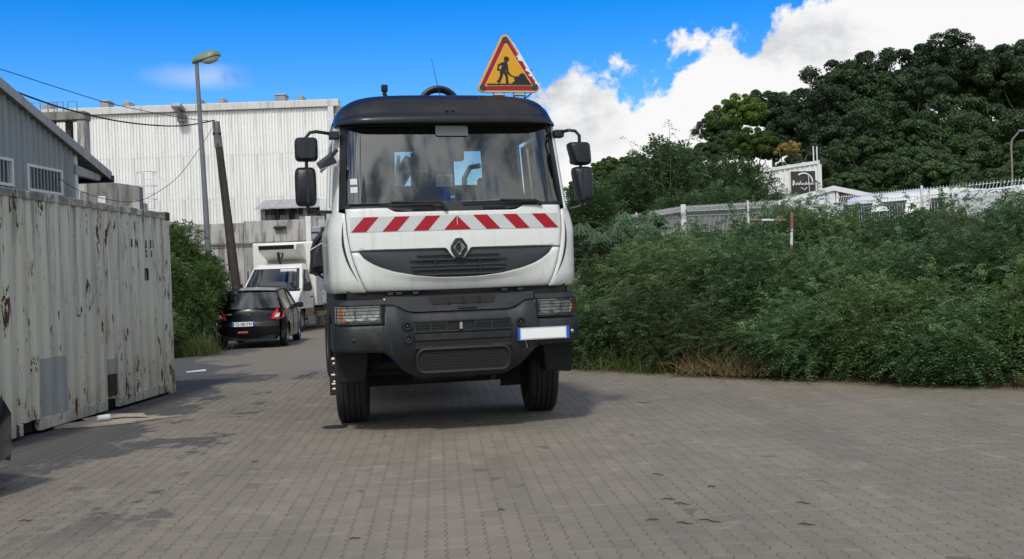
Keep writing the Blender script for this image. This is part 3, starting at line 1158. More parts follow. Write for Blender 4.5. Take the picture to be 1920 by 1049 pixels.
eb = thing('meter_box', 'pale grey electricity meter box fixed beside the white post', 'meter box', (at(592, 437, 39.4).x, 39.4, 0))
eb.scale = (1.1, 1, 1.06)
MB().box((-.18, -.12, 2.93), (.18, .12, 3.38)).build('box', 'galvanised', eb, bevel=.02)
MB().box((-.13, -.13, 3.14), (.13, -.11, 3.2)).build('display', 'black_plastic', eb)
MB().box((-.05, -.05, 0), (.05, .05, 2.93)).build('post', 'galvanised', eb)
ub = thing('utility_cabinet', 'white utility cabinet raised on a dark pole beside the truck mirror', 'cabinet', (at(612, 380, 33).x, 33, 0))
MB().box((-.19, -.12, 3.62), (.17, .12, 4.12)).build('cabinet', 'white_metal', ub, bevel=.015)
MB().cyl((0, 0, 0), (0, 0, 3.62), .075, .07, 10).build('pole', 'wood_pole', ub, smooth=True)
MB().prism([(.02, 3.78), (.1, 3.74), (.15, 3.82), (.09, 3.86), (.13, 3.92), (.05, 3.94), (.03, 3.86)], -.128, -.121).build('blue_sticker', 'plate_blue', ub)

# ================================================================== poles and cables
lp = thing('street_lamp', 'tall grey street lamp with green cobra head behind the container', 'street lamp', (-7.60, 27, 0))
lp.scale = (1.1, 1.1, 1.0975)
MB().tube([(0, 0, 0), (-.03, 0, 1.2), (-.1, 0, 4.2), (-.165, 0, 6.56)], [.085, .078, .058, .045], 12).build('pole', 'lamp_steel', lp, smooth=True)
MB().box((-.14, -.14, 0), (.14, .14, .04)).build('base_plate', 'lamp_steel', lp)
hx = [(-.30, .05, .10), (-.18, .10, .16), (0.0, .14, .20), (.15, .16, .21), (.28, .13, .18), (.36, .05, .08)]
hd = MB()
ring = []
for t_, ry_, hh in hx:
    ring.append([(t_, ry_ * math.cos(a), max(0, math.sin(a)) * hh * .85 + min(0, math.sin(a)) * .02) for a in lin(0, 2 * math.pi, 13)[:-1]])
vv = [q for r_ in ring for q in r_]
ff = [(i * 12 + k, i * 12 + (k + 1) % 12, (i + 1) * 12 + (k + 1) % 12, (i + 1) * 12 + k) for i in range(len(ring) - 1) for k in range(12)]
ff += [tuple(range(11, -1, -1)), tuple(range(60, 72))]
rotm = Matrix.Rotation(R(-14), 3, 'Y')
hd.add([rotm @ Vector(q) + Vector((.04, 0, 6.60)) for q in vv], ff)
lh = hd.build('lamp_head', 'lamp_green', lp, smooth=60)
bw = MB()
vv2, rows = [], 5
for j in range(rows):
    t_ = j / (rows - 1)
    for k in range(12):
        a = 2 * math.pi * k / 12
        r_ = math.cos(t_ * math.pi / 2)
        vv2.append(rotm @ Vector((.12 + .22 * r_ * math.cos(a), .13 * r_ * math.sin(a), -.01 - .12 * math.sin(t_ * math.pi / 2))) + Vector((.04, 0, 6.60)))
bw.add(vv2, [(j * 12 + k, j * 12 + (k + 1) % 12, (j + 1) * 12 + (k + 1) % 12, (j + 1) * 12 + k) for j in range(rows - 1) for k in range(12)])
bw.build('lamp_bowl', 'lamp_glass', lh, smooth=60)

up_ = thing('utility_pole', 'leaning dark wooden utility pole beside the street lamp', 'utility pole', (-7.37, 29, 0))
up_.scale = (1.06, 1.06, 1.055)
MB().tube([(0, 0, 0), (-.2, 0, 2.3), (-.45, 0, 5.2)], [.125, .115, .095], 12).build('shaft', 'wood_pole', up_, smooth=True)
MB().tube([(-.44, 0, 5.0), (-.49, 0, 5.66)], [.105, .098], 12).build('pole_cap', 'concrete_dark', up_, smooth=True)
MB().tube([(-.56, -.05, 5.35), (-.36, -.05, 5.37)], .05, 8).build('insulator', 'black_plastic', up_)
MB().tube([(-.16, -.13, .0), (-.3, -.12, 2.6), (-.44, -.12, 5.1)], .014, 6).build('cable_duct', 'wood_pole', up_)


def cable(name, px, Y0, Y1, r, label):
    pts = []
    L = len(px) - 1
    raw = [at(u, v, Y0 + (Y1 - Y0) * i / L) for i, (u, v) in enumerate(px)]
    for i in range(L):                       # Catmull-Rom
        p0, p1, p2, p3 = raw[max(i - 1, 0)], raw[i], raw[i + 1], raw[min(i + 2, L)]
        for k in range(6):
            t = k / 6
            pts.append(.5 * ((2 * p1) + (p2 - p0) * t + (2 * p0 - 5 * p1 + 4 * p2 - p3) * t * t + (3 * p1 - p0 - 3 * p2 + p3) * t ** 3))
    pts.append(raw[-1])
    o_ = MB().tube(pts, r, 6).build(name, 'cable_black', None, smooth=True)
    tag(o_, label, 'cable')


cable('overhead_cable', [(-120, 105), (0, 160), (86, 193), (144, 210), (213, 226), (285, 235), (345, 236), (402, 226)], 19, 28.9, .018,
      'thick black overhead cable sagging from the wooden pole to the shed side')
cable('overhead_cable', [(-120, 96), (0, 130), (100, 162), (190, 190), (240, 202), (300, 214), (360, 224), (402, 228)], 20, 28.9, .0085,
      'thin overhead cable running above the thick one across blue sky')
cable('drop_cable', [(402, 232), (385, 262), (340, 325), (300, 358), (255, 378), (200, 374), (145, 356), (110, 334)], 28.9, 20.1, .007,
      'slack thin drop cable from the wooden pole down to the shed window')


# ================================================================== the lorry
TRUCK_ROT = R(12.3)
tk = thing('truck', 'white works lorry with dark roof visor, red and white chevron band and warning triangle', 'truck', (-.497, 10.164, 0), TRUCK_ROT)
# local axes: x to the photo's right, y backwards along the lorry, z up


def hw(z):
    return itp(z, [(1.37, 1.165), (1.42, 1.195), (1.95, 1.205), (2.06, 1.185), (2.17, 1.150), (2.985, 1.100), (3.1, 1.09)])


def fy(z):
    return itp(z, [(1.37, .05), (1.42, .015), (1.5, .0), (1.9, .018), (2.12, .05), (2.17, .062), (2.985, .28)])


def skin(x, z, off=0.0, rc=.24):
    t = max(0.0, min(1.0, (abs(x) - (hw(z) - rc)) / rc))
    return fy(z) + .045 * x * x + rc * .95 * (1 - math.sqrt(1 - t * t)) - off


def seam(z):
    return itp(z, [(1.37, .875), (1.45, .915), (1.64, .985), (1.8, 1.022), (1.95, 1.040), (2.13, 1.046)])


def wse(z):
    return itp(z, [(2.12, 1.106), (2.985, 1.050)])


def cowl(x):
    return itp(abs(x), [(.55, 2.122), (.60, 2.13), (.66, 2.165), (1.1, 2.165)])


CAB_BACK = 1.78
# --- white shell: corner panels, pillars and doors
zs = [1.375, 1.39, 1.42, 1.5, 1.62, 1.75, 1.88, 1.95, 2.0, 2.06, 2.12, 2.135, 2.17, 2.24, 2.36, 2.5, 2.65, 2.8, 2.86, 2.985]
fu = [math.sin(t * math.pi / 2) for t in lin(0, 1, 9)]
su = [1, 1.04, 1.12, 1.17, 1.3, 1.5, 1.7, 1.77, 1.85, 2.0]
for sgn in (-1, 1):
    def shell(u, z):
        xin = seam(z) + .007 if z < 2.13 else wse(z) + .004
        if u <= 1:
            x_ = xin + (hw(z) - xin) * u
            return (sgn * x_, skin(x_, z), z)
        y0 = skin(hw(z), z)
        return (sgn * hw(z), y0 + (CAB_BACK - y0) * (u - 1), z)
    o = MB().grid(shell, fu + su[1:], zs, skip=lambda u, z: 1.12 < u < 1.77 and 2.24 < z < 2.86).build('cab_shell', 'truck_white', tk, smooth=35, fix=False)
    md = o.modifiers.new('thickness', 'SOLIDIFY')
    md.thickness = .02
    md.offset = 0

    def sidew(u, z):
        y0 = skin(hw(z), z)
        return (sgn * (hw(z) - .012), y0 + (CAB_BACK - y0) * (u - 1), z)
    MB().grid(sidew, [1.10, 1.45, 1.79], [2.22, 2.5, 2.88]).build('door_window', 'side_glass', tk, fix=False)
    # door joint, handle, grab rail
    dj = [sidew(1.10, 2.9), sidew(1.085, 2.2), sidew(1.085, 1.42)]
    MB().tube([(sgn * (abs(q[0]) + .014), q[1], q[2]) for q in dj], .006, 5).build('door_joint', 'black_plastic', tk)
    q = sidew(1.7, 2.05)
    MB().box((min(q[0], q[0] + sgn * .05), q[1], 2.03), (max(q[0], q[0] + sgn * .05), q[1] + .2, 2.07)).build('door_handle', 'black_plastic', tk, bevel=.01)
    # curved air slot in the corner panel
    sl = [(seam(z) + .030 + .02 * math.sin((z - 1.45) / .6 * math.pi), z) for z in lin(1.47, 2.04, 9)]
    ins = MB()
    n = len(sl)
    ins.add([(sgn * x_, skin(x_, z, .016), z) for x_, z in sl] +
            [(sgn * (x_ + .020 * math.sin((z - 1.47) / .57 * math.pi) + .002), skin(x_ + .020 * math.sin((z - 1.47) / .57 * math.pi) + .002, z, .016), z) for x_, z in sl],
            [(i, i + 1, n + i + 1, n + i) for i in range(n - 1)])
    ins.build('air_slot', 'black_plastic', tk, fix=False)
# back wall, roof lining, floor
bw_ = MB()


def backw(u, z):
    return (u, CAB_BACK, z)


RW = ((-.42, -.03), (.30, .64))
bx_ = sorted([-1.13, -.85, 1.13, .85, 0] + [q for w in RW for q in w])
bw_.grid(lambda u, z: (u * hw(z) / 1.205, CAB_BACK, z), bx_, [1.4, 2.0, 2.52, 2.90, 3.05, 3.285],
         skip=lambda u, z: 2.52 < z < 2.90 and any(a < u < b for a, b in RW))
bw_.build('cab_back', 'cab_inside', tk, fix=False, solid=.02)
for a, b in RW:
    MB().grid(lambda u, z: (u, CAB_BACK - .005, z), [a * .96, b * .96], [2.51, 2.91]).build('rear_window', 'side_glass', tk, fix=False)
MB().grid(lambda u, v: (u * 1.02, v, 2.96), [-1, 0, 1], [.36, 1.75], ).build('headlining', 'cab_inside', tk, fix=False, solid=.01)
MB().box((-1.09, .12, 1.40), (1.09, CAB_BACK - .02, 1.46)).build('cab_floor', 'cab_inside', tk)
for sgn in (-1, 1):
    def lin_(u, z):
        y0 = skin(hw(z), z) + .06
        return (sgn * (hw(z) - .055), y0 + (CAB_BACK - .02 - y0) * (u - 1), z)
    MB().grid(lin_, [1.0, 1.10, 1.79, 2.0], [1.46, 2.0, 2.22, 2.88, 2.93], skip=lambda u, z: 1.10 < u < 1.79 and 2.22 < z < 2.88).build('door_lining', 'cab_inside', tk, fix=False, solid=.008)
# dashboard, wheel, seats
da = MB()
da.grid(lambda u, v: (u, .12 + .045 * u * u + .5 * v + (.10 if abs(u) > .95 else 0) * (1 - v), 2.165 + .075 * math.sin(min(v * 2.2, 1.57)) + .02 * math.exp(-((u - .62) / .25) ** 2) * v),
        lin(-1.03, 1.03, 17), lin(0, 1, 7))
da.build('dashboard', 'dash_grey', tk, smooth=True, fix=False, solid=.02)
MB().box((-1.02, .55, 1.47), (1.02, .64, 2.2)).build('dashboard_face', 'cab_inside', tk)
sw = MB()
rotw = Matrix.Rotation(R(-62), 3, 'X')
sw.tube([rotw @ Vector((.22 * math.cos(a), .22 * math.sin(a), 0)) + Vector((.60, .72, 2.26)) for a in lin(0, 2 * math.pi, 25)[:-1]], .016, 8, True)
for a in (.3, math.pi - .3, -math.pi / 2):
    sw.tube([Vector((.60, .72, 2.26)), rotw @ Vector((.22 * math.cos(a), .22 * math.sin(a), 0)) + Vector((.60, .72, 2.26))], .014, 6)
sw.build('steering_wheel', 'black_plastic', tk, smooth=True)
for x_ in (-.6, .6):
    st = MB().box((x_ - .24, 1.25, 1.47), (x_ + .24, 1.4, 2.34), Matrix.Rotation(R(-8), 3, 'X')).build('seat', 'seat_cloth', tk, bevel=.05, seg=3)
    MB().box((x_ - .14, 1.33, 2.37), (x_ + .14, 1.42, 2.56)).build('headrest', 'seat_cloth', st, bevel=.04, seg=3)
MB().prism(rrect(-.15, 2.635, .155, 2.812, .035), .40, .44).build('interior_mirror', 'black_plastic', tk, bevel=.008)
MB().box((-.03, .40, 2.81), (.04, .43, 2.9)).build('mirror_mount', 'black_plastic', tk)
MB().prism([(-1.0, 2.83), (1.0, 2.85), (1.0, 2.955), (-1.0, 2.955)], .345, .355).build('sun_blind', 'matt_black', tk)
MB().prism(rrect(-.145, 2.865, .175, 2.965, .02), .262, .268, fn=lambda q: (q[0], q[1] + (q[2] - 2.965) * .22, q[2] - .03 * (q[0] - .17) * .35)).build('visor_card', 'letter_grey', tk)
sg = MB().box((-.06, .9, 2.43), (.115, .91, 2.56)).build('paper_sign', 'paper_white', tk)
text_part('lettering', 'CTO', .062, 'letter_grey', sg, (.03, .897, 2.515), (R(90), 0, 0))
MB().box((-.015, .27, 2.262), (.025, .28, 2.285)).build('dash_tag', 'paper_white', tk)

# --- front flap with grille opening
GB = [(0, 1.490), (.2, 1.494), (.4, 1.514), (.62, 1.560), (.75, 1.605), (.84, 1.652), (.90, 1.70), (.935, 1.757)]
GT = [(0, 1.664), (.045, 1.664), (.062, 1.676), (.118, 1.758), (.135, 1.762), (.935, 1.762)]


def flap(s, t):
    """t 0..1 lower strip, 1..2 upper strip"""
    z = 1.4
    for _ in range(5):
        x_ = s * seam(z)
        gb, gt = itp(abs(x_), GB), itp(abs(x_), GT)
        if abs(x_) >= .935:
            gb = gt = 1.76
        if t <= 1:
            z = 1.372 + (gb - 1.372) * t
        else:
            z = gt + (cowl(x_) - gt) * (t - 1)
    return x_, z


ssx = sorted(set([round(q, 4) for q in lin(-1, 1, 61)] + [-.115, .115, -.06, .06, -.045, .045]))
for nm, ts in (('front_flap_lower', [0, .05, .12, .3, .5, .7, .85, .94, 1]), ('front_flap', [1.0001, 1.03, 1.1, 1.25, 1.4, 1.55, 1.7, 1.85, 1.95, 2])):
    def fl_(s, t):
        x_, z = flap(s, t)
        d = 0.0
        if t <= 1:                                    # lip below the grille stands proud and rolls in at the edge
            d = .030 * math.exp(-((1 - t) / .30) ** 2) * max(0, 1 - (abs(x_) / .95) ** 4) - (.02 if t == 1 else 0) - (.015 if t == 0 else 0)
        elif t < 1.001 and abs(x_) < .93:
            d = -.02
        if abs(x_) < .16 and t > 1:                   # nose that carries the badge
            d += .018 * max(0, 1 - (abs(x_) / .16) ** 2) * max(0, 1 - (t - 1) / .6)
        return (x_, skin(x_, z, d), z)
    o = MB().grid(fl_, ssx, ts).build(nm, 'truck_white', tk, smooth=50, fix=False)
    md = o.modifiers.new('thickness', 'SOLIDIFY')
    md.thickness = .012
    md.offset = -1
# dark grille set back in the opening
gr = MB()


def grl(s, t):
    x_ = s * .945
    gb, gt = itp(abs(x_), GB) - .012, min(itp(abs(x_), GT) + .012, 1.775)
    z = gb + (gt - gb) * t
    return (x_, skin(x_, z, -.028) - .012 * math.sin(t * math.pi) * (abs(x_) < .98), z)


gr.grid(grl, lin(-1, 1, 41), lin(0, 1, 8))
grille = gr.build('grille', 'grille_grey', tk, smooth=True, fix=False)
for z0, z1, xw in ((1.700, 1.712, .40), (1.655, 1.668, .47), (1.600, 1.614, .46), (1.565, 1.578, .44), (1.515, 1.528, .40)):
    MB().grid(lambda u, t: (u, skin(u, z0, -.004) - (.012 if 0 < t < 1 else -.02), z0 + (z1 - z0) * t), lin(-xw, xw, 15), [0, .01, .99, 1]).build('louvre', 'grille_grey', grille, fix=False)
hexm = MB()
for zc, half in ((1.634, .36), (1.546, .40)):
    k = 0
    for row in range(2):
        x_ = -half + (row % 2) * .012
        while x_ < half:
            z = zc + (row - .5) * .019
            pts = [(x_ + .0095 * math.cos(R(60 * i)), z + .0085 * math.sin(R(60 * i))) for i in range(6)]
            if not (abs(x_) < .10 and zc > 1.6):
                hexm.add([(a, skin(a, b, -.009), b) for a, b in pts], [tuple(range(6))])
            x_ += .024
hx_ = hexm.build('mesh_holes', 'matt_black', grille, fix=False)
hx_['kind'] = 'stuff'
for zc, half in ((1.634, .40), (1.546, .44)):
    MB().grid(lambda u, t: (u, skin(u, zc, -.012), zc - .022 + .044 * t), lin(-half, half, 13), [0, 1]).build('mesh_strip', 'anthracite', grille, fix=False)
for x_ in (-.23, .20):
    MB().box((x_ - .008, skin(x_, 1.6, 0) - .01, 1.50), (x_ + .008, skin(x_, 1.6, 0) + .03, 1.66)).build('grille_rib', 'anthracite', grille)
# badge
bd = MB().prism([(-.028, 1.858), (.028, 1.858), (.078, 1.782), (.078, 1.748), (.028, 1.668), (-.028, 1.668), (-.078, 1.748), (-.078, 1.782)],
                -.055, .03).build('badge', 'black_plastic', tk, bevel=.006)
b1 = MB()
dia = [(0, 1.848), (.062, 1.765), (0, 1.680), (-.062, 1.765)]
din = [(0, 1.808), (.032, 1.765), (0, 1.720), (-.032, 1.765)]
for i in range(4):
    a, b_, c_, d_ = dia[i], dia[(i + 1) % 4], din[(i + 1) % 4], din[i]
    m1 = ((a[0] + d_[0]) / 2, (a[1] + d_[1]) / 2)
    m2 = ((b_[0] + c_[0]) / 2, (b_[1] + c_[1]) / 2)
    b1.add([(a[0], -.057, a[1]), (b_[0], -.057, b_[1]), (m2[0], -.074, m2[1]), (m1[0], -.074, m1[1]), (c_[0], -.057, c_[1]), (d_[0], -.057, d_[1])],
           [(0, 1, 2, 3), (3, 2, 4, 5)])
b1.build('diamond', 'chrome', bd, fix=False)
MB().prism([(.004, 1.80), (.030, 1.765), (.004, 1.728), (.020, 1.765)], -.066, -.054).build('diamond_facet', 'steel', bd)

# --- chevron band
cb = MB().grid(lambda u, z: (u, skin(u, z, .004), z), lin(-1.012, 1.012, 41), [1.940, 2.082]).build('chevron_band', 'sheet_white', tk, fix=False)


def stripe(x0, x1, sh):
    mb = MB()
    mb.grid(lambda u, t: (u + sh * t, skin(u + sh * t, 1.942 + .138 * t, .0075), 1.942 + .138 * t), lin(x0, x1, 6), [0, .5, 1])
    mb.build('red_chevron', 'sheet_red', cb, fix=False)


for k in range(3):
    stripe(-1.005 + .292 * k, -.868 + .292 * k, .125)
    stripe(.868 - .292 * k, 1.005 - .292 * k, -.125)
for sg_ in (-1, 1):
    MB().add([(0, skin(0, 1.942, .0075), 1.942), (sg_ * .13, skin(.13, 1.942, .0075), 1.942), (0, skin(0, 2.08, .0075), 2.08)], [(0, 1, 2)]).build('red_chevron', 'sheet_red', cb, fix=False)
MB().box((-.003, skin(0, 2, .0095), 1.942), (.003, skin(0, 2, 0.0), 2.08)).build('band_joint', 'sheet_white', cb)

# --- windscreen and its black surround
gz = [2.112, 2.165, 2.205, 2.25, 2.4, 2.6, 2.8, 2.9, 2.965, 2.985]
gx = [-1, -.97, -.945, -.9, -.7, -.4, 0, .4, .7, .9, .945, .97, 1]


def wsf(off):
    def f_(u, z):
        x_ = u * wse(z)
        zz = max(z, cowl(x_) + .004) if z < 2.17 else z
        return (x_, skin(x_, zz, off), zz)
    return f_


MB().grid(wsf(-.002), gx, gz, skip=lambda u, z: abs(u) < .945 and 2.205 < z < 2.965).build('windscreen_surround', 'black_plastic', tk, smooth=True, fix=False)
MB().grid(wsf(-.008), lin(-.955, .955, 41), lin(2.198, 2.975, 17)).build('windscreen', 'windscreen', tk, smooth=True, fix=False)
for a, b in ((-.42, -.2), (.26, .48)):
    MB().box((a, skin(.3, 2.14, .006), 2.138), (b, skin(.3, 2.14, -.02), 2.16)).build('cowl_vent', 'matt_black', tk)
for pv, tip0, tip1 in (((-.10, 2.135), (-1.02, 2.205), (-.22, 2.205)), ((.84, 2.17), (.06, 2.20), (.80, 2.215))):
    wp_ = MB()
    mx, mz = (tip0[0] + tip1[0]) / 2, (tip0[1] + tip1[1]) / 2
    wp_.tube([(pv[0], skin(pv[0], pv[1], .02), pv[1]), (pv[0] - .05, skin(pv[0], 2.2, .045), 2.205), (mx, skin(mx, mz, .045), mz + .014)], [.02, .016, .008], 8)
    w_ = wp_.build('wiper', 'black_plastic', tk, smooth=True)
    MB().tube([(tip0[0], skin(tip0[0], tip0[1], .022), tip0[1]), (mx, skin(mx, mz, .024), mz), (tip1[0], skin(tip1[0], tip1[1], .022), tip1[1])], .008, 6).build('wiper_blade', 'matt_black', w_)
for z, nm in ((2.40, 'paper_white'), (2.32, 'paper_white')):
    MB().grid(lambda u, t: (u, skin(u, z, -.006), z + .055 * t), [-.99, -.95, -.925], [0, 1]).build('windscreen_sticker', nm, tk, fix=False)

# --- roof visor: dark skirt above the glass that runs back as the roof
vx = [math.sin(t) for t in lin(-math.pi / 2, math.pi / 2, 41)]
VZ = 2.985
prof = [(0, .13, 0), (.06, .125, .0), (.17, .14, .0), (.23, .165, .0), (.30, .20, 0), (.37, .215, 0), (.55, .25, 0), (.75, .31, 0), (.9, .40, 0), (.97, .52, 0), (1, .75, 0), (1.0, 1.2, 0), (.93, CAB_BACK, 0)]


def ztop(x_):
    return VZ + .335 * max(0.0, 1 - abs(x_ / 1.115) ** 5.5) ** .42


def visor(u, k):
    h_, y_, _ = prof[int(k)]
    x_ = u * 1.105
    zt = ztop(x_)
    z = VZ + (zt - VZ) * h_
    ec = 1 - math.sqrt(max(0, 1 - max(0, (abs(u) - .72) / .28) ** 2))
    y = y_ + .06 * x_ * x_ + .30 * ec * (1 if k < 11 else .2)
    for c_ in (-.40, .40):                     # two shallow scoops
        y += .035 * math.exp(-(((x_ - c_ * 1.1) / .18) ** 2) - ((z - 3.19) / .045) ** 2)
    return (x_, y, z)


MB().grid(visor, vx, list(range(len(prof)))).build('roof_visor', 'truck_dark_blue', tk, smooth=50, fix=False)
MB().grid(lambda u, t: (u * 1.104, .13 + .06 * (u * 1.104) ** 2 + .30 * (1 - math.sqrt(max(0, 1 - max(0, (abs(u) - .72) / .28) ** 2))) + t * .38, VZ + .003 + .004 * t), vx, [0, 1]).build('visor_underside', 'black_plastic', tk, fix=False)
for x_ in (-.03, .03):
    MB().cyl((x_, .2, 3.12), (x_, .27, 3.12), .014, n=8).build('washer_jet', 'bolt_grey', tk)
for sgn in (-1, 1):
    MB().add([(sgn * 1.1, .55, 2.975), (sgn * 1.1, CAB_BACK, 2.975), (sgn * 1.095, CAB_BACK, 3.06), (sgn * 1.095, .55, 3.06)], [(0, 1, 2, 3)]).build('roof_side', 'truck_dark_blue', tk, fix=False)

# --- mirrors
for sgn, dx_, up_z, lo_z, ux, lx in ((-1, 0, (2.628, 2.852), (2.205, 2.570), (1.28, 1.495), (1.305, 1.505)),
                                    (1, 0, (2.560, 2.787), (2.187, 2.542), (1.185, 1.395), (1.225, 1.410))):
    xm = .5 * (ux[0] + ux[1])
    top, bot = 2.905, lo_z[0] - .05
    arm = MB().tube([(sgn * 1.12, .36, top), (sgn * (xm - .10), .22, top + .006), (sgn * (xm - .04), .20, top - .005), (sgn * xm, .2, top - .05), (sgn * (xm + .005), .2, lo_z[0] - .01),
                     (sgn * (xm - .02), .2, bot + .01), (sgn * (xm - .10), .22, bot - .005), (sgn * 1.17, .36, bot)], .0165, 8).build('mirror_arm', 'black_plastic', tk, smooth=True)
    MB().box((sgn * 1.115 - .05, .30, top - .05), (sgn * 1.115 + .05, .42, top + .025)).build('mirror_bracket', 'black_plastic', arm, bevel=.012)
    for (a, b), (z0, z1), nm in ((ux, up_z, 'mirror_upper'), (lx, lo_z, 'mirror_lower')):
        mb = MB()
        y0, y1 = .12, .27
        rows = [(y0, .72, .8), (y0 + .02, .90, .92), (y0 + .05, 1, 1), (y1 - .02, 1, 1), (y1, .96, .97)]
        cx_, cz_, hx2, hz2 = (a + b) / 2, (z0 + z1) / 2, (b - a) / 2, (z1 - z0) / 2
        N_ = 24
        vv = []
        for yy, s1, s2 in rows:
            for i in range(N_):
                w = 2 * math.pi * i / N_
                c_, s_ = math.cos(w), math.sin(w)
                px_ = math.copysign(abs(c_) ** .38, c_) * hx2 * s1
                pz_ = math.copysign(abs(s_) ** .34, s_) * hz2 * s2
                if sgn > 0:
                    px_ += .03 * (pz_ / hz2) * -1 * (1 if px_ < 0 else .2)
                vv.append((sgn * (cx_ + px_ * (1 if sgn > 0 else 1)), yy, cz_ + pz_))
        ff = [(j * N_ + i, j * N_ + (i + 1) % N_, (j + 1) * N_ + (i + 1) % N_, (j + 1) * N_ + i) for j in range(len(rows) - 1) for i in range(N_)]
        ff += [tuple(range(N_ - 1, -1, -1)), tuple(range((len(rows) - 1) * N_, len(rows) * N_))]
        mh = MB().add(vv, ff).build(nm, 'mirror_black', tk, smooth=45)
        MB().prism(rrect(cx_ - hx2 * .85, z0 + hz2 * .1, cx_ + hx2 * .85, z1 - hz2 * .1, .03), y1 + .001, y1 + .006, fn=lambda q: (sgn * q[0], q[1], q[2])).build('mirror_glass', 'chrome', mh)
        MB().box((sgn * xm - .012, y0 - .006, z0 + .02), (sgn * xm + .012, y0 + .03, z1 - .02)).build('mirror_rib', 'mirror_black', mh, bevel=.006)
kb = MB()
kb.add([(-1.16, .16, 2.70), (-1.30, .12, 2.60), (-1.27, .10, 2.535), (-1.10, .16, 2.605), (-1.16, .30, 2.72), (-1.30, .28, 2.62), (-1.27, .26, 2.56), (-1.10, .30, 2.63)],
       [(0, 1, 2, 3), (7, 6, 5, 4), (0, 4, 5, 1), (1, 5, 6, 2), (2, 6, 7, 3), (3, 7, 4, 0)])
km = kb.build('kerb_mirror', 'mirror_black', tk, bevel=.015)
MB().add([(-1.27, .097, 2.537), (-1.12, .145, 2.598), (-1.20, .14, 2.565), (-1.265, .11, 2.505)], [(0, 1, 2, 3)]).build('mirror_glass', 'galvanised', km, fix=False, solid=.006)
MB().tube([(-1.10, .26, 2.74), (-1.16, .22, 2.67)], .02, 8).build('mirror_stalk', 'black_plastic', km)

# --- bumper and lamps
BT = [(0, 1.165), (.44, 1.165), (.52, 1.18), (.63, 1.245), (.722, 1.25), (.724, 1.25), (.735, 1.062), (1.3, 1.062)]
BB = [(0, .530), (.40, .535), (.46, .56), (.56, .62), (.70, .765), (.75, .800), (1.2, .822)]


def byf(x_):
    t = max(0, min(1, (abs(x_) - .97) / .225))
    return -.075 + .03 * x_ * x_ + .22 * (1 - math.sqrt(1 - t * t))


bx = sorted(set([0, .2, .40, .44, .46, .52, .56, .60, .63, .68, .70, .722, .735, .75, .8, .9, .97] + [.97 + .225 * math.sin(t) for t in lin(.15, math.pi / 2, 9)]))
bx = [-q for q in bx[::-1] if q > 0] + bx
sec = [(1, .20, -.0), (1, .05, -.0), (1, .014, -.006), (1, 0, -.028), (.5, -.006, 0), (0, 0, .03), (0, .014, .008), (0, .05, 0), (0, .22, 0)]


def bump_(x_, k):
    f_, dy_, dz_ = sec[int(k)]
    a = abs(x_)
    b, t = itp(a, BB), itp(a, BT)
    z = b + (t - b) * f_ + dz_
    y = byf(x_) + dy_
    if a < .735:                               # middle part leans back above and below
        y += max(0, z - 1.06) * .28 + max(0, .80 - z) * .45
        y -= .018 * max(0, 1 - abs(a - .60) / .14)
    return (x_, y, z)


bumper = MB().grid(bump_, bx, list(range(len(sec)))).build('bumper', 'anthracite', tk, smooth=45, fix=False)
for sgn in (-1, 1):
    MB().grid(lambda y, z: (sgn * 1.195, y, z), [.16, .5, .78], [.825, 1.06]).build('bumper_return', 'anthracite', bumper, fix=False, solid=.012)
    x0 = sgn * .745
    MB().box((min(x0, x0 + sgn * .004), byf(.745) - .006, .80), (max(x0, x0 + sgn * .004), byf(.745) + .01, 1.06)).build('bumper_joint', 'matt_black', bumper)
# upper middle panel
up2 = MB()


def upf(s, t):
    x_ = s * .715
    z0 = itp(abs(x_), BT) + .008 if abs(x_) < .72 else 1.258
    z = z0 + (1.332 - z0) * t
    return (x_, -.045 + max(0, z - 1.10) * .30 + (.03 if t == 1 else 0), z)


upper = up2.grid(upf, lin(-1, 1, 41), [0, .06, .3, .6, .9, 1]).build('upper_bumper', 'anthracite', tk, smooth=True, fix=False)
for i, z in enumerate((1.248, 1.268, 1.288, 1.302)):
    MB().box((-.27, .045 - .075 + (z - 1.1) * .3 - .022, z - .004), (.33, .03 + (z - 1.1) * .3, z + .004)).build('intake_slat', 'black_plastic', upper)
MB().add([(-.27, -.052 + .138 * .30, 1.238), (.31, -.052 + .138 * .30, 1.238), (.35, -.052 + .21 * .30, 1.31), (-.31, -.052 + .21 * .30, 1.31)], [(0, 1, 2, 3)]).build('intake', 'matt_black', upper, fix=False)
for x_ in (-.12, .02, .17):
    MB().box((x_, -.03, 1.242), (x_ + .01, .01, 1.305)).build('intake_rib', 'black_plastic', upper)
MB().box((-.03, -.06 + .10 * .3, 1.188), (.15, .0, 1.215)).build('latch_plate', 'black_plastic', upper, bevel=.006)
# dark gap under the white cab with hinge lumps
MB().box((-1.06, .10, 1.31), (1.06, .5, 1.40)).build('gap_panel', 'matt_black', tk)
for x_ in (-.66, -.58, -.42, .44, .60):
    MB().box((x_ - .03, .03, 1.332), (x_ + .03, .1, 1.365)).build('flap_hinge', 'chassis_black', tk, bevel=.01)
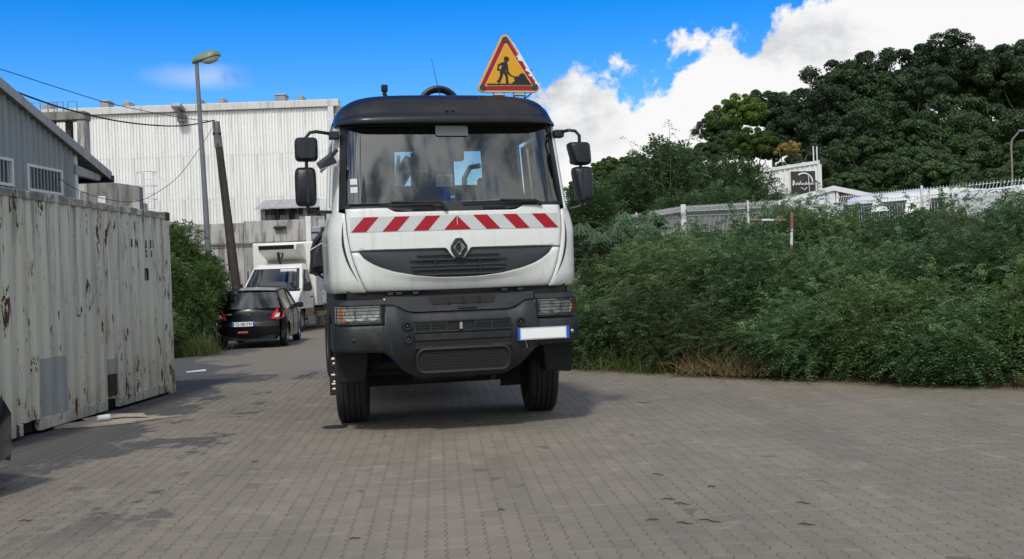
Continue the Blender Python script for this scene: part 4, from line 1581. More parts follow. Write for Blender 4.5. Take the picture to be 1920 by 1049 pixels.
# lower grille
gi = MB().prism(rrect(-.455, .825, .455, 1.09, .02), byf(.3) - .008, byf(.3) + .05).build('lower_grille', 'matt_black', tk)
yb = byf(.3)
for z0, z1 in ((1.072, 1.092), (.975, .992), (.902, .962), (.822, .848)):
    MB().box((-.465, yb - .02, z0), (.465, yb - .002, z1)).build('grille_bar', 'anthracite', gi, bevel=.004)
for a, b in ((-.44, -.17), (.12, .44)):
    for z in (1.002, 1.023, 1.045, 1.062):
        MB().box((a, yb - .016, z - .005), (b, yb - .004, z + .005)).build('grille_slat', 'black_plastic', gi)
    MB().box(((a + b) / 2 - .006, yb - .018, .992), ((a + b) / 2 + .006, yb - .004, 1.072)).build('grille_rib', 'black_plastic', gi)
for x_ in (-.465, -.165, .105, .45):
    MB().box((x_, yb - .018, .992), (x_ + .018, yb - .002, 1.072)).build('grille_rib', 'anthracite', gi)
MB().cyl((-.02, yb - .03, 1.0), (-.02, yb - .03, 1.062), .02, .016, 10).build('tow_pin', 'steel', tk, smooth=True)
# towing hatch with wire mesh
th = MB().prism(rrect(-.43, .605, .43, .815, .06), yb + .0, yb + .12).build('tow_hatch', 'matt_black', tk)
MB().tube([(a, yb - .012 + max(0, .80 - b) * .12, b) for a, b in rrect(-.44, .60, .44, .82, .07, 5)], .017, 8, True).build('hatch_frame', 'black_plastic', th, smooth=True)
mw = MB()
for i in range(27):
    mw.box((-.40 + i * .03, yb - .006, .63), (-.396 + i * .03, yb - .001, .79))
for i in range(6):
    mw.box((-.40, yb - .006, .64 + i * .028), (.40, yb - .001, .644 + i * .028))
mw_ = mw.build('hatch_mesh', 'black_plastic', th)
mw_['kind'] = 'stuff'
MB().box((-.30, yb - .02, .835), (.27, yb + .0, .85)).build('hatch_hinge', 'black_plastic', th)
# fog lamp rings and bumper bosses
for x_, z in ((-.525, 1.048), (-.52, .925), (.565, 1.040)):
    yy = byf(x_) - .018
    fl2 = MB().lathe([(.022, .02), (.026, -.012), (.038, -.014), (.044, -.004), (.044, .03)], (x_, yy, z), 'Y', 18).build('fog_ring', 'black_plastic', tk, smooth=True)
    MB().cyl((x_, yy + .01, z), (x_, yy - .006, z), .018, .012, 12).build('fog_boss', 'bolt_grey', fl2)
for x_, z, m2 in ((-1.02, .93, 'black_plastic'), (1.085, .925, 'steel')):
    MB().lathe([(.0, -.016), (.012, -.014), (.022, -.004), (.026, .03)], (x_, byf(x_) - .002, z), 'Y', 14).build('bumper_boss', m2, tk, smooth=True)
# headlamps
for sgn in (-1, 1):
    hl = MB()

    def hlf(s, k):
        x_ = .728 + .452 * s
        t = max(0, min(1, (x_ - 1.0) / .18))
        y = -.015 + .03 * x_ * x_ + .17 * (1 - math.sqrt(1 - t * t))
        zr = [1.31, 1.30, 1.255, 1.245, 1.088, 1.075, 1.07][int(k)]
        dyr = [.10, .02, -.02, .0, .0, -.02, .12][int(k)]
        return (sgn * x_, y + dyr, zr)
    house = hl.grid(hlf, lin(0, 1, 15), list(range(7)), skip=lambda s, k: 3 < k < 4 and .05 < s < .985).build('headlamp', 'anthracite', tk, smooth=True, fix=False)

    def lens(off):
        def f_(s, t):
            x, y, _ = hlf(s, 3)
            return (x, y + off, 1.09 + .153 * t)
        return f_
    MB().grid(lens(.10), lin(.04, .985, 12), [0, 1]).build('lamp_back', 'lamp_silver', house, fix=False)
    MB().grid(lens(.004), lin(.04, .985, 14), [0, 1]).build('lamp_glass', 'lens_glass', house, fix=False)
    for s in (.24, .50, .70):
        x_, y_, _ = lens(0)(s, .5)
        MB().lathe([(.012, .075), (.03, .06), (.05, .035), (.062, .012)], (x_, y_, 1.167), 'Y', 20).build('reflector', 'lamp_silver', house, smooth=True)
        MB().cyl((x_, y_ + .06, 1.167), (x_, y_ + .02, 1.167), .011, .008, 8).build('bulb', 'clear_lens', house)
    MB().grid(lens(.02), lin(.80, .98, 5), [.03, .97]).build('indicator', 'orange_lens', house, fix=False, solid=.01)
    for s in (.60, .795):
        x_, y_, _ = lens(0)(s, .5)
        MB().box((x_ - .004, y_ + .01, 1.09), (x_ + .004, y_ + .09, 1.243)).build('lamp_divider', 'steel', house)
    for k in range(5):
        z = 1.105 + k * .031
        MB().tube([tuple(Vector(lens(-.028)(s, .5)) * Vector((1, 1, 0)) + Vector((0, 0, z))) for s in lin(-.02, 1.0, 9)], .0035, 5).build('guard_wire', 'matt_black', house)
    for s in (.01, .97):
        x_, y_, _ = lens(-.028)(s, .5)
        MB().tube([(x_, y_, 1.09), (x_, y_, 1.245)], .0045, 5).build('guard_wire', 'matt_black', house)
# number plate (blank) on the right part of the bumper
pl = MB().prism([(.522, .862), (1.04, .862), (1.04, .982), (.522, .982)], 0, .008, fn=lambda q: (q[0], byf(q[0]) - .046 + q[1], q[2])).build('number_plate', 'plate_blue', tk)
MB().grid(lambda u, z: (u, byf(u) - .0495, z), lin(.556, .998, 6), [.875, .969]).build('plate_face', 'plate_white', pl, fix=False)
MB().grid(lambda u, z: (u, byf(u) - .048, z), [.545, 1.01], [.864, .98]).build('plate_margin', 'sheet_white', pl, fix=False)
MB().tube([(.60, byf(.6) - .018, .862), (.612, byf(.6) - .02, .82), (.618, byf(.6) - .02, .79)], .0012, 4).build('loose_tie', 'litter_white', pl)

# --- wheels
TP = [(.29, -.125), (.33, -.150), (.44, -.162), (.488, -.150), (.505, -.138), (.513, -.125)]
gr_ = []
for g0 in (-.082, -.03, .03, .082):
    gr_ += [(.515, g0 - .007), (.503, g0 - .005), (.503, g0 + .005), (.515, g0 + .007)]
TYRE = TP + gr_ + [(r_, -a) for r_, a in TP[::-1]]


def wheel(x_, y_, sgn, front, par, steer=0):
    w = MB().lathe(TYRE, (0, 0, 0), 'X', 44).build('wheel', 'rubber', par, smooth=50)
    w.location = (x_, y_, .515)
    w.rotation_euler = (0, 0, steer)
    s = sgn
    rim = [(.292, s * .126), (.285, s * .14), (.27, s * .12), (.25, s * .05 if not front else s * .10), (.20, s * .02 if not front else s * .125), (.12, s * .02 if not front else s * .13), (.105, s * .16 if front else s * .10), (.0, s * .175 if front else s * .11)]
    MB().lathe(rim, (0, 0, 0), 'X', 28).build('rim', 'steel' if front else 'galvanised', w, smooth=True)
    MB().lathe([(.29, -s * .12), (.27, -s * .1), (.0, -s * .06)], (0, 0, 0), 'X', 24).build('rim_inner', 'chassis_black', w, smooth=True)
    if front:
        MB().lathe([(.20, s * .15), (.215, s * .16), (.20, s * .17), (.11, s * .165)], (0, 0, 0), 'X', 24).build('hub_ring', 'steel', w, smooth=True)
        for i in range(10):
            a = 2 * math.pi * i / 10
            MB().cyl((s * .12, .165 * math.cos(a), .165 * math.sin(a)), (s * .215, .165 * math.cos(a), .165 * math.sin(a)), .017, .015, 6).build('wheel_nut', 'rust' if i % 4 == 0 else 'nut_steel', w)
    return w


for sgn in (-1, 1):
    wheel(-.955 if sgn < 0 else 1.06, 1.35, sgn, True, tk, R(-6))
    for y_ in (5.6, 6.95):
        wheel(sgn * .83, y_, sgn, False, tk)
MB().cyl((-.9, 1.35, .515), (.9, 1.35, .515), .07, n=12).build('front_axle', 'chassis_black', tk)
for y_ in (5.6, 6.95):
    MB().cyl((-.7, y_, .515), (.7, y_, .515), .09, n=12).build('rear_axle', 'chassis_black', tk)
MB().lathe([(.0, -.18), (.16, -.12), (.2, 0), (.16, .12), (0, .18)], (.05, 5.6, .52), 'Y', 16).build('differential', 'chassis_black', tk, smooth=True)
for x_ in (-.42, .34):
    MB().box((x_, .25, .78), (x_ + .08, 7.6, 1.02)).build('chassis_rail', 'chassis_black', tk)
MB().box((-.35, .35, .72), (.35, 1.6, 1.3)).build('engine', 'chassis_black', tk, bevel=.04)
MB().box((-.86, 1.95, .30), (.86, 2.0, 1.0)).build('rear_light_block', 'rubber', tk)  # added board that stops light from behind reaching under the cab
MB().box((-.78, .9, .58), (.78, 2.1, .64)).build('underside_light_block', 'chassis_black', tk)  # added plate that closes the bright gap and darkens the underside
MB().box((-.45, .10, .62), (.45, .22, 1.3)).build('radiator', 'matt_black', tk)
MB().box((-.34, 1.3, .38), (.34, 1.42, .60)).build('axle_beam', 'chassis_black', tk, bevel=.03)
for x_ in (-.42, .42):
    lf = MB()
    for k in range(4):
        lf.tube([(x_, .45 + .08 * k, .74 - .02 * k), (x_, 1.35, .60 - .022 * k), (x_, 2.25 - .08 * k, .74 - .02 * k)], .014, 4)
    lf.build('leaf_spring', 'chassis_black', tk)
MB().cyl((.40, .95, .50), (.43, .7, .45), .035, .03, 12).build('exhaust', 'chassis_black', tk, smooth=True)
# entry steps hanging under the bumper ends, fairings and wheel arches
for sgn in (-1, 1):
    MB().add([(sgn * .90, .34, .52), (sgn * 1.16, .34, .50), (sgn * 1.185, .30, .82), (sgn * .86, .30, .82),
              (sgn * .90, .62, .52), (sgn * 1.16, .62, .50), (sgn * 1.185, .62, .82), (sgn * .86, .62, .82)],
             [(0, 1, 2, 3), (7, 6, 5, 4), (0, 4, 5, 1), (1, 5, 6, 2), (2, 6, 7, 3), (3, 7, 4, 0)]).build('entry_step', 'matt_black', tk, bevel=.012)
    arc = [(1.35 + .64 * math.cos(a), .52 + .64 * math.sin(a)) for a in lin(R(15), R(165), 13)]
    out_ = [(.42, .80)] + [(.40, 1.50), (.44, 1.60), (.56, 1.64), (2.05, 1.64), (2.1, .75)]
    fpts = out_ + arc
    MB().prism(fpts, sgn * 1.02, sgn * 1.172, 'YZ').build('side_fairing', 'anthracite', tk, bevel=.02)
    MB().grid(lambda u, a: (sgn * u, 1.35 + .645 * math.cos(a), .52 + .645 * math.sin(a)), [.70, 1.02], lin(R(8), R(172), 15)).build('wheel_arch', 'matt_black', tk, fix=False, solid=.012)
    MB().box((sgn * .97 - .2, 2.02, .22), (sgn * .97 + .2, 2.035, .80)).build('mud_flap', 'rubber', tk)
MB().box((-.98, 3.0, .62), (-.52, 4.6, 1.05)).build('fuel_tank', 'galvanised', tk, bevel=.08, seg=3)
MB().box((.50, 3.0, .62), (.98, 4.2, 1.05)).build('battery_box', 'chassis_black', tk, bevel=.03)
MB().box((-.98, 2.75, 1.06), (.98, 7.6, 1.16)).build('load_bed', 'chassis_black', tk)
for sgn in (-1, 1):
    MB().box((sgn * .98 - .02, 2.9, 1.162), (sgn * .98 + .02, 7.6, 1.56)).build('bed_side', 'truck_white', tk, bevel=.01)
MB().box((-.96, 7.56, 1.162), (.96, 7.6, 1.56)).build('tail_board', 'truck_white', tk)
# loader crane between cab and bed
cr = MB().box((-.30, 2.0, 1.1), (.30, 2.6, 1.75)).build('crane_base', 'anthracite', tk, bevel=.04)
MB().cyl((0, 2.3, 1.75), (0, 2.3, 2.95), .17, .14, 16).build('crane_column', 'anthracite', tk, smooth=True)
MB().box((-.12, 2.16, 2.2), (.95, 2.38, 2.42), Matrix.Rotation(R(-22), 3, 'Y')).build('crane_boom', 'anthracite', tk, bevel=.02)
MB().box((-.95, 2.42, 2.35), (.15, 2.58, 2.52), Matrix.Rotation(R(-58), 3, 'Y')).build('crane_arm', 'anthracite', tk, bevel=.02)
MB().tube([(-.46, 2.1, 1.8), (-.30, 2.1, 2.9)], .02, 8).build('crane_ram', 'white_metal', tk, smooth=True)
MB().tube([(.12, 2.05, 2.25), (.75, 2.05, 2.45)], .016, 8).build('crane_ram', 'white_metal', tk, smooth=True)
MB().tube([(.42, 2.0, 2.2), (.43, 2.0, 2.62), (.50, 2.0, 2.74), (.62, 2.0, 2.76)], .03, 8).build('crane_hose', 'black_plastic', tk, smooth=True)
hp = [(.20 + .235 * math.cos(a), 2.2, 3.45 + .24 * math.sin(a)) for a in lin(R(-40), R(220), 19)]
MB().tube(hp, .028, 8).build('hose_loop', 'black_plastic', tk, smooth=True)
MB().tube([(q[0], 2.26, q[2] - .03) for q in hp], .02, 8).build('hose_loop', 'matt_black', tk, smooth=True)
kn = MB().box((-.55, 1.0, 3.25), (-.38, 1.12, 3.37)).build('roof_joint', 'matt_black', tk, bevel=.02)
MB().tube([(-.50, 1.06, 3.3), (-.545, 1.06, 3.42), (-.53, 1.06, 3.47)], .022, 8).build('roof_lever', 'matt_black', kn, smooth=True)
MB().box((-.575, 1.03, 3.44), (-.51, 1.09, 3.51)).build('roof_lever_head', 'matt_black', kn, bevel=.01)
MB().tube([(-.02, .62, 3.28), (-.05, .62, 3.42), (-.105, .62, 3.70)], [.005, .0035, .002], 5).build('aerial', 'cable_black', tk)
# tarpaulin-wrapped bundle hanging behind the cab
tp = MB()
OL = [(-1.06, 2.26), (-1.16, 2.12), (-1.29, 1.97), (-1.325, 1.86), (-1.335, 1.75), (-1.345, 1.59), (-1.27, 1.565), (-1.16, 1.60), (-1.02, 1.58), (-.95, 1.9), (-.98, 2.2)]
K = len(OL)
vv = []
for j, (y_, s) in enumerate(((1.86, .78), (1.90, .95), (2.05, 1.0), (2.25, .98), (2.38, .8))):
    for i, (a, b) in enumerate(OL):
        w = .012 * math.sin(i * 2.3 + j * 1.7)
        vv.append((-1.15 + (a + 1.15) * s + w, y_ + w, 1.9 + (b - 1.9) * s + w))
ff = [(j * K + i, j * K + (i + 1) % K, (j + 1) * K + (i + 1) % K, (j + 1) * K + i) for j in range(4) for i in range(K)] + [tuple(range(K))[::-1], tuple(range(4 * K, 5 * K))]
tb_ = tp.add(vv, ff).build('tarpaulin_bundle', 'tarpaulin', tk, bevel=.02)
MB().tube([(-1.34, 1.88, 1.84), (-1.2, 1.86, 1.92), (-1.02, 1.85, 2.03)], .006, 5).build('white_cord', 'litter_white', tb_)
MB().tube([(-1.25, 1.95, 1.57), (-1.2, 1.95, 1.53), (-1.12, 1.95, 1.54), (-1.08, 1.95, 1.44), (-1.10, 1.95, 1.38)], .015, 6).build('hanging_strap', 'black_plastic', tb_)

# --- warning triangle on the roof


def S(cx_, cy_):
    return (.642 + (cx_ - 482) * .00079, 3.925 - (cy_ - 100) * .00077)


def rtri(r_, pts=((480, 165), (172, 793), (846, 793))):
    o_ = []
    for (cx_, cy_), a0 in zip(pts, (35, 155, 275)):
        for i in range(7):
            a = R(a0 + 110 * i / 6 - 0)
            o_.append((cx_ + r_ * math.cos(a), cy_ - r_ * math.sin(a)))
    return [S(*q) for q in o_]


SY = .52
sign = MB().prism(rtri(66), SY, SY + .03).build('warning_sign', 'sign_cream', tk)
MB().prism(rtri(40), SY - .003, SY + .01).build('red_border', 'sign_red', sign)
MB().prism([S(*q) for q in ((485, 196), (188, 782), (828, 778))], SY - .006, SY + .01).build('cream_line', 'sign_cream', sign)
MB().prism([S(*q) for q in ((485, 218), (208, 766), (806, 762))], SY - .009, SY + .01).build('yellow_field', 'sign_yellow', sign)
MB().prism([S(*q) for q in ((545, 190), (580, 225), (622, 285), (640, 325), (658, 345), (640, 372), (612, 380), (634, 402), (640, 440), (704, 452), (716, 492), (742, 540), (728, 570),
                            (776, 592), (790, 618), (764, 628), (792, 650), (826, 650), (830, 682), (858, 702), (852, 742), (886, 762), (904, 800), (908, 770), (884, 730), (780, 545), (660, 330), (585, 205))],
           SY - .0045, SY + .005).build('peeled_patch', 'white_metal', sign)
for cx_, cy_ in ((482, 172), (162, 795), (850, 790)):
    x_, z = S(cx_, cy_)
    MB().cyl((x_, SY - .012, z), (x_, SY, z), .030, n=16).build('corner_lamp', 'bolt_grey', sign)
pic = [[(484 + 35 * math.cos(a), 426 + 36 * math.sin(a)) for a in lin(0, 2 * math.pi, 15)[:-1]],
       [(398, 480), (455, 460), (494, 468), (484, 520), (466, 584), (396, 576), (414, 540), (428, 490)],
       [(428, 472), (372, 494), (356, 572), (396, 577), (396, 556), (378, 551), (388, 512), (424, 502)],
       [(474, 470), (498, 488), (507, 590), (533, 630), (516, 642), (481, 602), (468, 520)],
       [(396, 568), (442, 580), (426, 652), (386, 742), (344, 716), (366, 700), (391, 650)],
       [(422, 580), (467, 574), (494, 640), (503, 747), (468, 747), (465, 652)],
       [(515, 625), (592, 657), (588, 667), (512, 637)],
       [(543, 747), (586, 704), (574, 678), (610, 645), (625, 660), (655, 622), (690, 608), (722, 628), (748, 682), (792, 747)],
       [(222, 747), (802, 746), (802, 760), (222, 761)]]
for i, po in enumerate(pic):
    MB().prism([S(*q) for q in po], SY - .0115 - .0006 * i, SY - .008).build('pictogram', 'sign_black', sign, fix=True)
for a, b in ((.497, .62), (.708, .835)):
    MB().box((a, SY + .0, 3.26), (a + .012, SY + .03, 3.34)).box((b - .012, SY, 3.26), (b, SY + .03, 3.34)).build('sign_foot', 'bolt_grey', sign)
    MB().cyl((a, SY + .01, 3.315), (b, SY + .01, 3.315), .014, n=8).build('sign_hinge', 'steel', sign)
MB().tube([(.905, SY + .04, 3.34), (.86, SY + .04, 3.30), (.80, SY + .05, 3.28)], .006, 5).build('sign_cable', 'cable_black', sign)
MB().tube([(.895, SY + .05, 3.56), (.92, SY + .05, 3.585)], .005, 5).build('sign_stay', 'cable_black', sign)


# ================================================================== shipping container
CA = R(-2.24)
ct = thing('shipping_container', 'rusty off-white corrugated shipping container on the paved yard', 'container', (-4.83, 15.157, 0), CA)
CL, CW, CH = 6.058, 2.438, 2.56


def corrugated(L, z0, z1, axis, pos, pitch=.278, depth=.036, zrows=2):
    """trapezoid corrugation along an axis; depth goes towards -normal"""
    n_ = max(1, round(L / pitch))
    p_ = L / n_
    pr = []
    for i in range(n_):
        a = i * p_
        pr += [(a, 0), (a + p_ * .28, 0), (a + p_ * .50, -depth), (a + p_ * .78, -depth)]
    pr.append((L, 0))
    return pr


pr = corrugated(CL - .30, .16, 2.46, 'y', 0)
side = MB()
zz = [.158, 2.462]
side.add([(-.012 + d, -CL + .15 + a, z) for z in zz for a, d in pr], [(i, i + 1, len(pr) + i + 1, len(pr) + i) for i in range(len(pr) - 1)])
side.build('side_panel', 'container_paint', ct, fix=False)
far = MB()
far.add([(-CW + .012 - d, -CL + .15 + a, z) for z in zz for a, d in pr], [(i, i + 1, len(pr) + i + 1, len(pr) + i) for i in range(len(pr) - 1)])
far.build('side_panel', 'container_paint', ct, fix=False)
pe = corrugated(CW - .30, .16, 2.46, 'x', 0)
for y_, s in ((-.02, 1), (-CL + .02, -1)):
    e = MB().add([(-CW + .15 + a, y_ + s * d, z) for z in zz for a, d in pe], [(i, i + 1, len(pe) + i + 1, len(pe) + i) for i in range(len(pe) - 1)])
    e.build('end_panel', 'container_paint', ct, fix=False)
MB().grid(lambda u, v: (u, v, 2.535), [-CW + .05, -.05], [-CL + .05, -.05]).build('roof', 'container_paint', ct, fix=False, solid=.01)
for x0, x1 in ((-.062, -.002), (-CW + .002, -CW + .062)):
    MB().box((x0, -CL + .15, 2.462), (x1, -.15, 2.545)).build('top_rail', 'container_paint', ct, bevel=.008)
    # bottom rail broken by the fork pockets
    for a, b in ((-CL + .15, -4.33), (-3.965, -2.27), (-1.905, -.15)):
        MB().box((x0 - .02 if x0 > -1 else x0, a, .035), (x1 - .01 if x0 > -1 else x1, b, .157)).build('bottom_rail', 'container_paint', ct, bevel=.006)
for a, b in ((-4.33, -3.965), (-2.27, -1.905)):
    MB().box((-CW + .1, a, .03), (-.09, b, .15)).build('fork_pocket', 'matt_black', ct)
for y0, y1 in ((-CL, -CL + .15), (-.15, 0)):
    for x0, x1 in ((-.14, -.004), (-CW + .004, -CW + .14)):
        MB().box((x0, y0 + .004, .118), (x1, y1 - .004, 2.442)).build('corner_post', 'container_paint', ct, bevel=.006)
        for z0 in (0.0, CH - .118):
            MB().box((x0 - .024 if x0 > -1 else x0 - .004, y0 - .002, z0), (x1 + .004 if x0 > -1 else x1 + .024, y1 + .016 if y1 == 0 else y1 + .002, z0 + .118)).build('corner_casting', 'rust' if z0 and y1 == 0 else 'container_paint', ct, bevel=.01)
for y_ in (-.06, -CL + .06):
    MB().box((-CW + .14, y_ - .05, .03), (-.14, y_ + .05, .15)).box((-CW + .14, y_ - .05, 2.45), (-.14, y_ + .05, 2.54)).build('end_rail', 'container_paint', ct)
# welded repair plates, rusted patch, a dark vent
for (a, b, z0, z1, mt) in ((-3.95, -3.26, .165, .78, 'container_patch'), (-2.24, -1.86, .20, .64, 'container_patch')):
    q = MB()
    ys = [a] + [y for y in [-CL + .15 + r_[0] for r_ in pr] if a < y < b] + [b]

    def dep(y):
        return itp(y + CL - .15, [(r_[0], r_[1]) for r_ in pr])
    q.grid(lambda y, z: (-.0095 + dep(y), y, z), ys, [z0, z1])
    q.build('repair_plate', mt, ct, fix=False)
MB().box((-.03, -2.22, .19), (.0, -2.0, .46)).build('rust_patch', 'rust', ct, bevel=.01)


def ctext(body, y, z, size, sq=.75, mt='letter_dark'):
    me_ = text_mesh(body, size, mt, .004, sq)
    prr = [(r_[0], r_[1]) for r_ in pr]
    for v_ in me_.vertices:                    # lettering follows the corrugation
        yy = y + v_.co.x
        v_.co = (-.012 + itp(yy + CL - .15, prr) + .005, yy, z + v_.co.y)
    obj('lettering', me_, ct)


for i, ch in enumerate('5215'):
    ctext(ch, -.888 + i * .088, 2.085, .145)
for i, ch in enumerate('2G1'):
    ctext(ch, -.902 + i * .10, 1.95, .125)
for ch, yy in (('I', -1.30), ('N', -1.215), ('I', -1.14)):
    ctext(ch, yy, 2.08, .15)
fr_ = MB()
for y0, y1, z0, z1 in ((-.97, -.955, 1.60, 1.76), (-.865, -.85, 1.60, 1.76), (-.97, -.85, 1.60, 1.612), (-.97, -.85, 1.748, 1.76), (-.97, -.85, 1.676, 1.686)):
    fr_.box((-.012 - .03, y0, z0), (-.0035, y1, z1))
fr_.build('stencil_frame', 'letter_dark', ct)
ctext('C', -.91, 1.715, .07)
ctext('T', -.91, 1.640, .07)
MB().box((-.03, -CL + .5, 2.0), (-.004, -CL + .9, 2.2)).build('faded_mark', 'letter_grey', ct)


# ================================================================== small hatchback
def car_body(par, paint):
    """small five-door hatchback: origin on the ground midway, nose towards +Y, 3.7 m long, 1.69 m wide"""
    HWd = .845

    def half(y, z):
        """half width of the body side at y and z"""
        e = 1.0
        if y > 1.15:
            e -= .28 * ((y - 1.15) / .70) ** 2.2
        if y < -1.2:
            e -= .17 * ((-1.2 - y) / .65) ** 2.2
        zb = itp(z, [(.18, .93), (.32, .985), (.55, 1.0), (.75, .995), (.92, .955), (.98, .93)])
        return HWd * e * zb

    hood = [(-1.85, .60), (-1.83, .93), (-1.72, .97), (-1.2, .965), (.55, .94), (.85, .93), (1.4, .83), (1.7, .72), (1.83, .58), (1.86, .45)]
    ys = lin(-1.745, 1.83, 49)
    sil = [(-1.85, .30), (-1.6, .22), (1.5, .20), (1.85, .28)]
    zt = lin(0, 1, 9)
    arches = (-1.2, 1.2)

    def bot(y):
        b = itp(y, sil)
        for a in arches:
            d = abs(y - a)
            if d < .345:
                b = max(b, .30 + math.sqrt(.345 ** 2 - d * d))
        return b
    ysx = sorted(set(ys + [a + s * q for a in arches for s in (-1, 1) for q in (.345, .34, .32, .28, .2, .1)]))
    for sgn in (-1, 1):
        def sd(y, t):
            top = min(itp(y, hood), .965) - .0
            z = bot(y) + (max(top, bot(y) + .02) - bot(y)) * t
            return (sgn * half(y, z), y, z)
        MB().grid(sd, ysx, zt, flip=sgn > 0).build('body_side', paint, par, smooth=50, fix=False)
        for a in arches:
            MB().grid(lambda u, w: (sgn * u, a + .34 * math.cos(w), .30 + .34 * math.sin(w)), [.45, .80], lin(0, math.pi, 12)).build('wheel_arch', 'matt_black', par, fix=False)

    def topf(s, y):
        z = itp(y, hood)
        w = half(y, min(z, .965))
        return (s * w, y, z + .035 * (1 - s * s) * (1 if y > .6 else .3))
    MB().grid(topf, lin(-1, 1, 11), [.55, .7, .85, 1.0, 1.2, 1.4, 1.55, 1.7, 1.78, 1.83]).build('bonnet', paint, par, smooth=60, fix=False)

    def nose(s, z):
        w = half(1.83, z)
        return (s * w, 1.83 + .06 * (1 - s * s) - .05 * (z > .5), z)
    fr2 = MB().grid(nose, lin(-1, 1, 11), [.22, .30, .42, .5, .58]).build('front_bumper', paint, par, smooth=True, fix=False)
    MB().box((-.42, 1.84, .30), (.42, 1.895, .42)).build('front_grille', 'matt_black', fr2, bevel=.02)
    for s in (-1, 1):
        MB().add([(s * .36, 1.80, .63), (s * .60, 1.62, .78), (s * .66, 1.55, .70), (s * .60, 1.74, .58)], [(0, 1, 2, 3)]).build('headlamp', 'clear_lens', par, fix=False, solid=.03)

    # tail: hatch below the glass, bumper
    def tail(s, z):
        w = half(-1.83, min(z, .97)) * (1 - .02 * max(0, z - .9))
        yb_ = itp(z, [(.30, -1.86), (.38, -1.90), (.58, -1.91), (.62, -1.865), (.70, -1.85), (.90, -1.82), (.985, -1.775)])
        return (s * w, yb_ + .09 * s * s + (.05 if abs(s) > .97 else 0), z)
    MB().grid(tail, [-1, -.97, -.85, -.6, -.3, 0, .3, .6, .85, .97, 1], [.605, .63, .70, .80, .90, .985], flip=True).build('tailgate', paint, par, smooth=60, fix=False)
    rb = MB().grid(tail, [-1, -.97, -.85, -.6, -.3, 0, .3, .6, .85, .97, 1], [.28, .30, .36, .45, .52, .58, .603], flip=True).build('rear_bumper', paint, par, smooth=60, fix=False)
    MB().box((-.24, -1.93, .37), (.0, -1.88, .425)).build('fog_lamp', 'dark_red_lens', rb, bevel=.01)
    MB().box((-.6, -1.83, .2), (.6, -1.3, .32)).build('under_tray', 'matt_black', par)
    # glasshouse
    ROOF = [(-1.70, 1.405), (-1.4, 1.455), (-.9, 1.49), (-.3, 1.50), (.25, 1.475)]

    def gh(z, y):
        return .80 - (z - .95) * .335

    rfw = MB()
    rfw.grid(lambda s, y: (s * (gh(itp(y, ROOF), y)), y, itp(y, ROOF) + .025 * (1 - s * s)), lin(-1, 1, 9), [-1.72, -1.6, -1.3, -.9, -.5, -.1, .25], flip=False)
    rfw.build('roof', paint, par, smooth=60, fix=False)
    # windscreen & rear window
    MB().grid(lambda s, t: (s * (.80 - .175 * t) * .93, .95 - .70 * t + .05 * (1 - s * s), .955 + .515 * t), lin(-1, 1, 7), lin(0, 1, 4)).build('windscreen', 'car_glass', par, smooth=True, fix=False)
    MB().grid(lambda s, t: (s * (.73 - .10 * t), -1.79 + .10 * t - .035 * (1 - s * s), .99 + .40 * t), lin(-1, 1, 9), lin(0, 1, 4), flip=True).build('rear_window', 'car_glass', par, smooth=True, fix=False)
    for s in (-1, 1):
        # pillars and side glass, one plane that leans in
        def P(y, z):
            return (s * gh(z, y), y, z)
        MB().add([P(.95, .945), P(.80, .945), P(.16, 1.46), P(.27, 1.472)], [(0, 1, 2, 3)]).build('front_pillar', paint, par, fix=False, solid=.03)
        MB().add([P(-1.76, .96), P(-1.30, .95), P(-1.38, 1.10), P(-1.42, 1.43), P(-1.69, 1.40)], [(0, 1, 2, 3, 4)]).build('rear_pillar', paint, par, fix=False, solid=.04)
        MB().add([P(-.32, .94), P(-.22, .94), P(-.24, 1.475), P(-.32, 1.475)], [(0, 1, 2, 3)]).build('middle_pillar', 'matt_black', par, fix=False, solid=.02)
        MB().add([P(.78, .945), P(-.22, .945), P(-.24, 1.45), P(.18, 1.445)], [(0, 1, 2, 3)]).build('front_side_window', 'car_glass', par, fix=False)
        MB().add([P(-.33, .945), P(-1.28, .955), P(-1.36, 1.10), P(-1.38, 1.41), P(-.33, 1.455)], [(0, 1, 2, 3, 4)]).build('rear_side_window', 'car_glass', par, fix=False)
        MB().add([P(-1.6, 1.415), P(-1.0, 1.455), P(-.3, 1.468), P(.24, 1.445), P(.24, 1.49), P(-.3, 1.51), P(-1.0, 1.495), P(-1.6, 1.45)], [(0, 1, 2, 3, 4, 5, 6, 7)]).build('roof_rail', paint, par, fix=False, solid=.03)
        # lamps, mirror, handles, door joints
        MB().add([(s * .52, -1.84, .72), (s * .66, -1.80, .70), (s * .775, -1.66, .74), (s * .775, -1.52, .90), (s * .745, -1.60, 1.02), (s * .66, -1.75, 1.0), (s * .56, -1.815, .84)],
                 [(0, 1, 2, 3, 4, 5, 6)]).build('tail_lamp', 'red_lens', par, fix=False, solid=.05)
        MB().add([(s * .60, -1.855, .76), (s * .69, -1.81, .76), (s * .72, -1.775, .86), (s * .645, -1.82, .86)], [(0, 1, 2, 3)]).build('reverse_lamp', 'clear_lens', par, fix=False, solid=.03)
        MB().box((s * .90 - .10, .66, .93), (s * .90 + .08, .80, 1.07)).build('door_mirror', paint, par, bevel=.03, seg=3)
        for y_ in (-.1, -1.0):
            q = half(y_, .84)
            MB().box((s * q - .02, y_ - .10, .835), (s * q + .025, y_ + .08, .865)).build('door_handle', paint, par, bevel=.01)
        for y_ in (.72, -.27):
            MB().tube([(s * (half(y_, z) + .002), y_, z) for z in (.30, .55, .75, .94)], .006, 4).build('door_joint', 'matt_black', par)
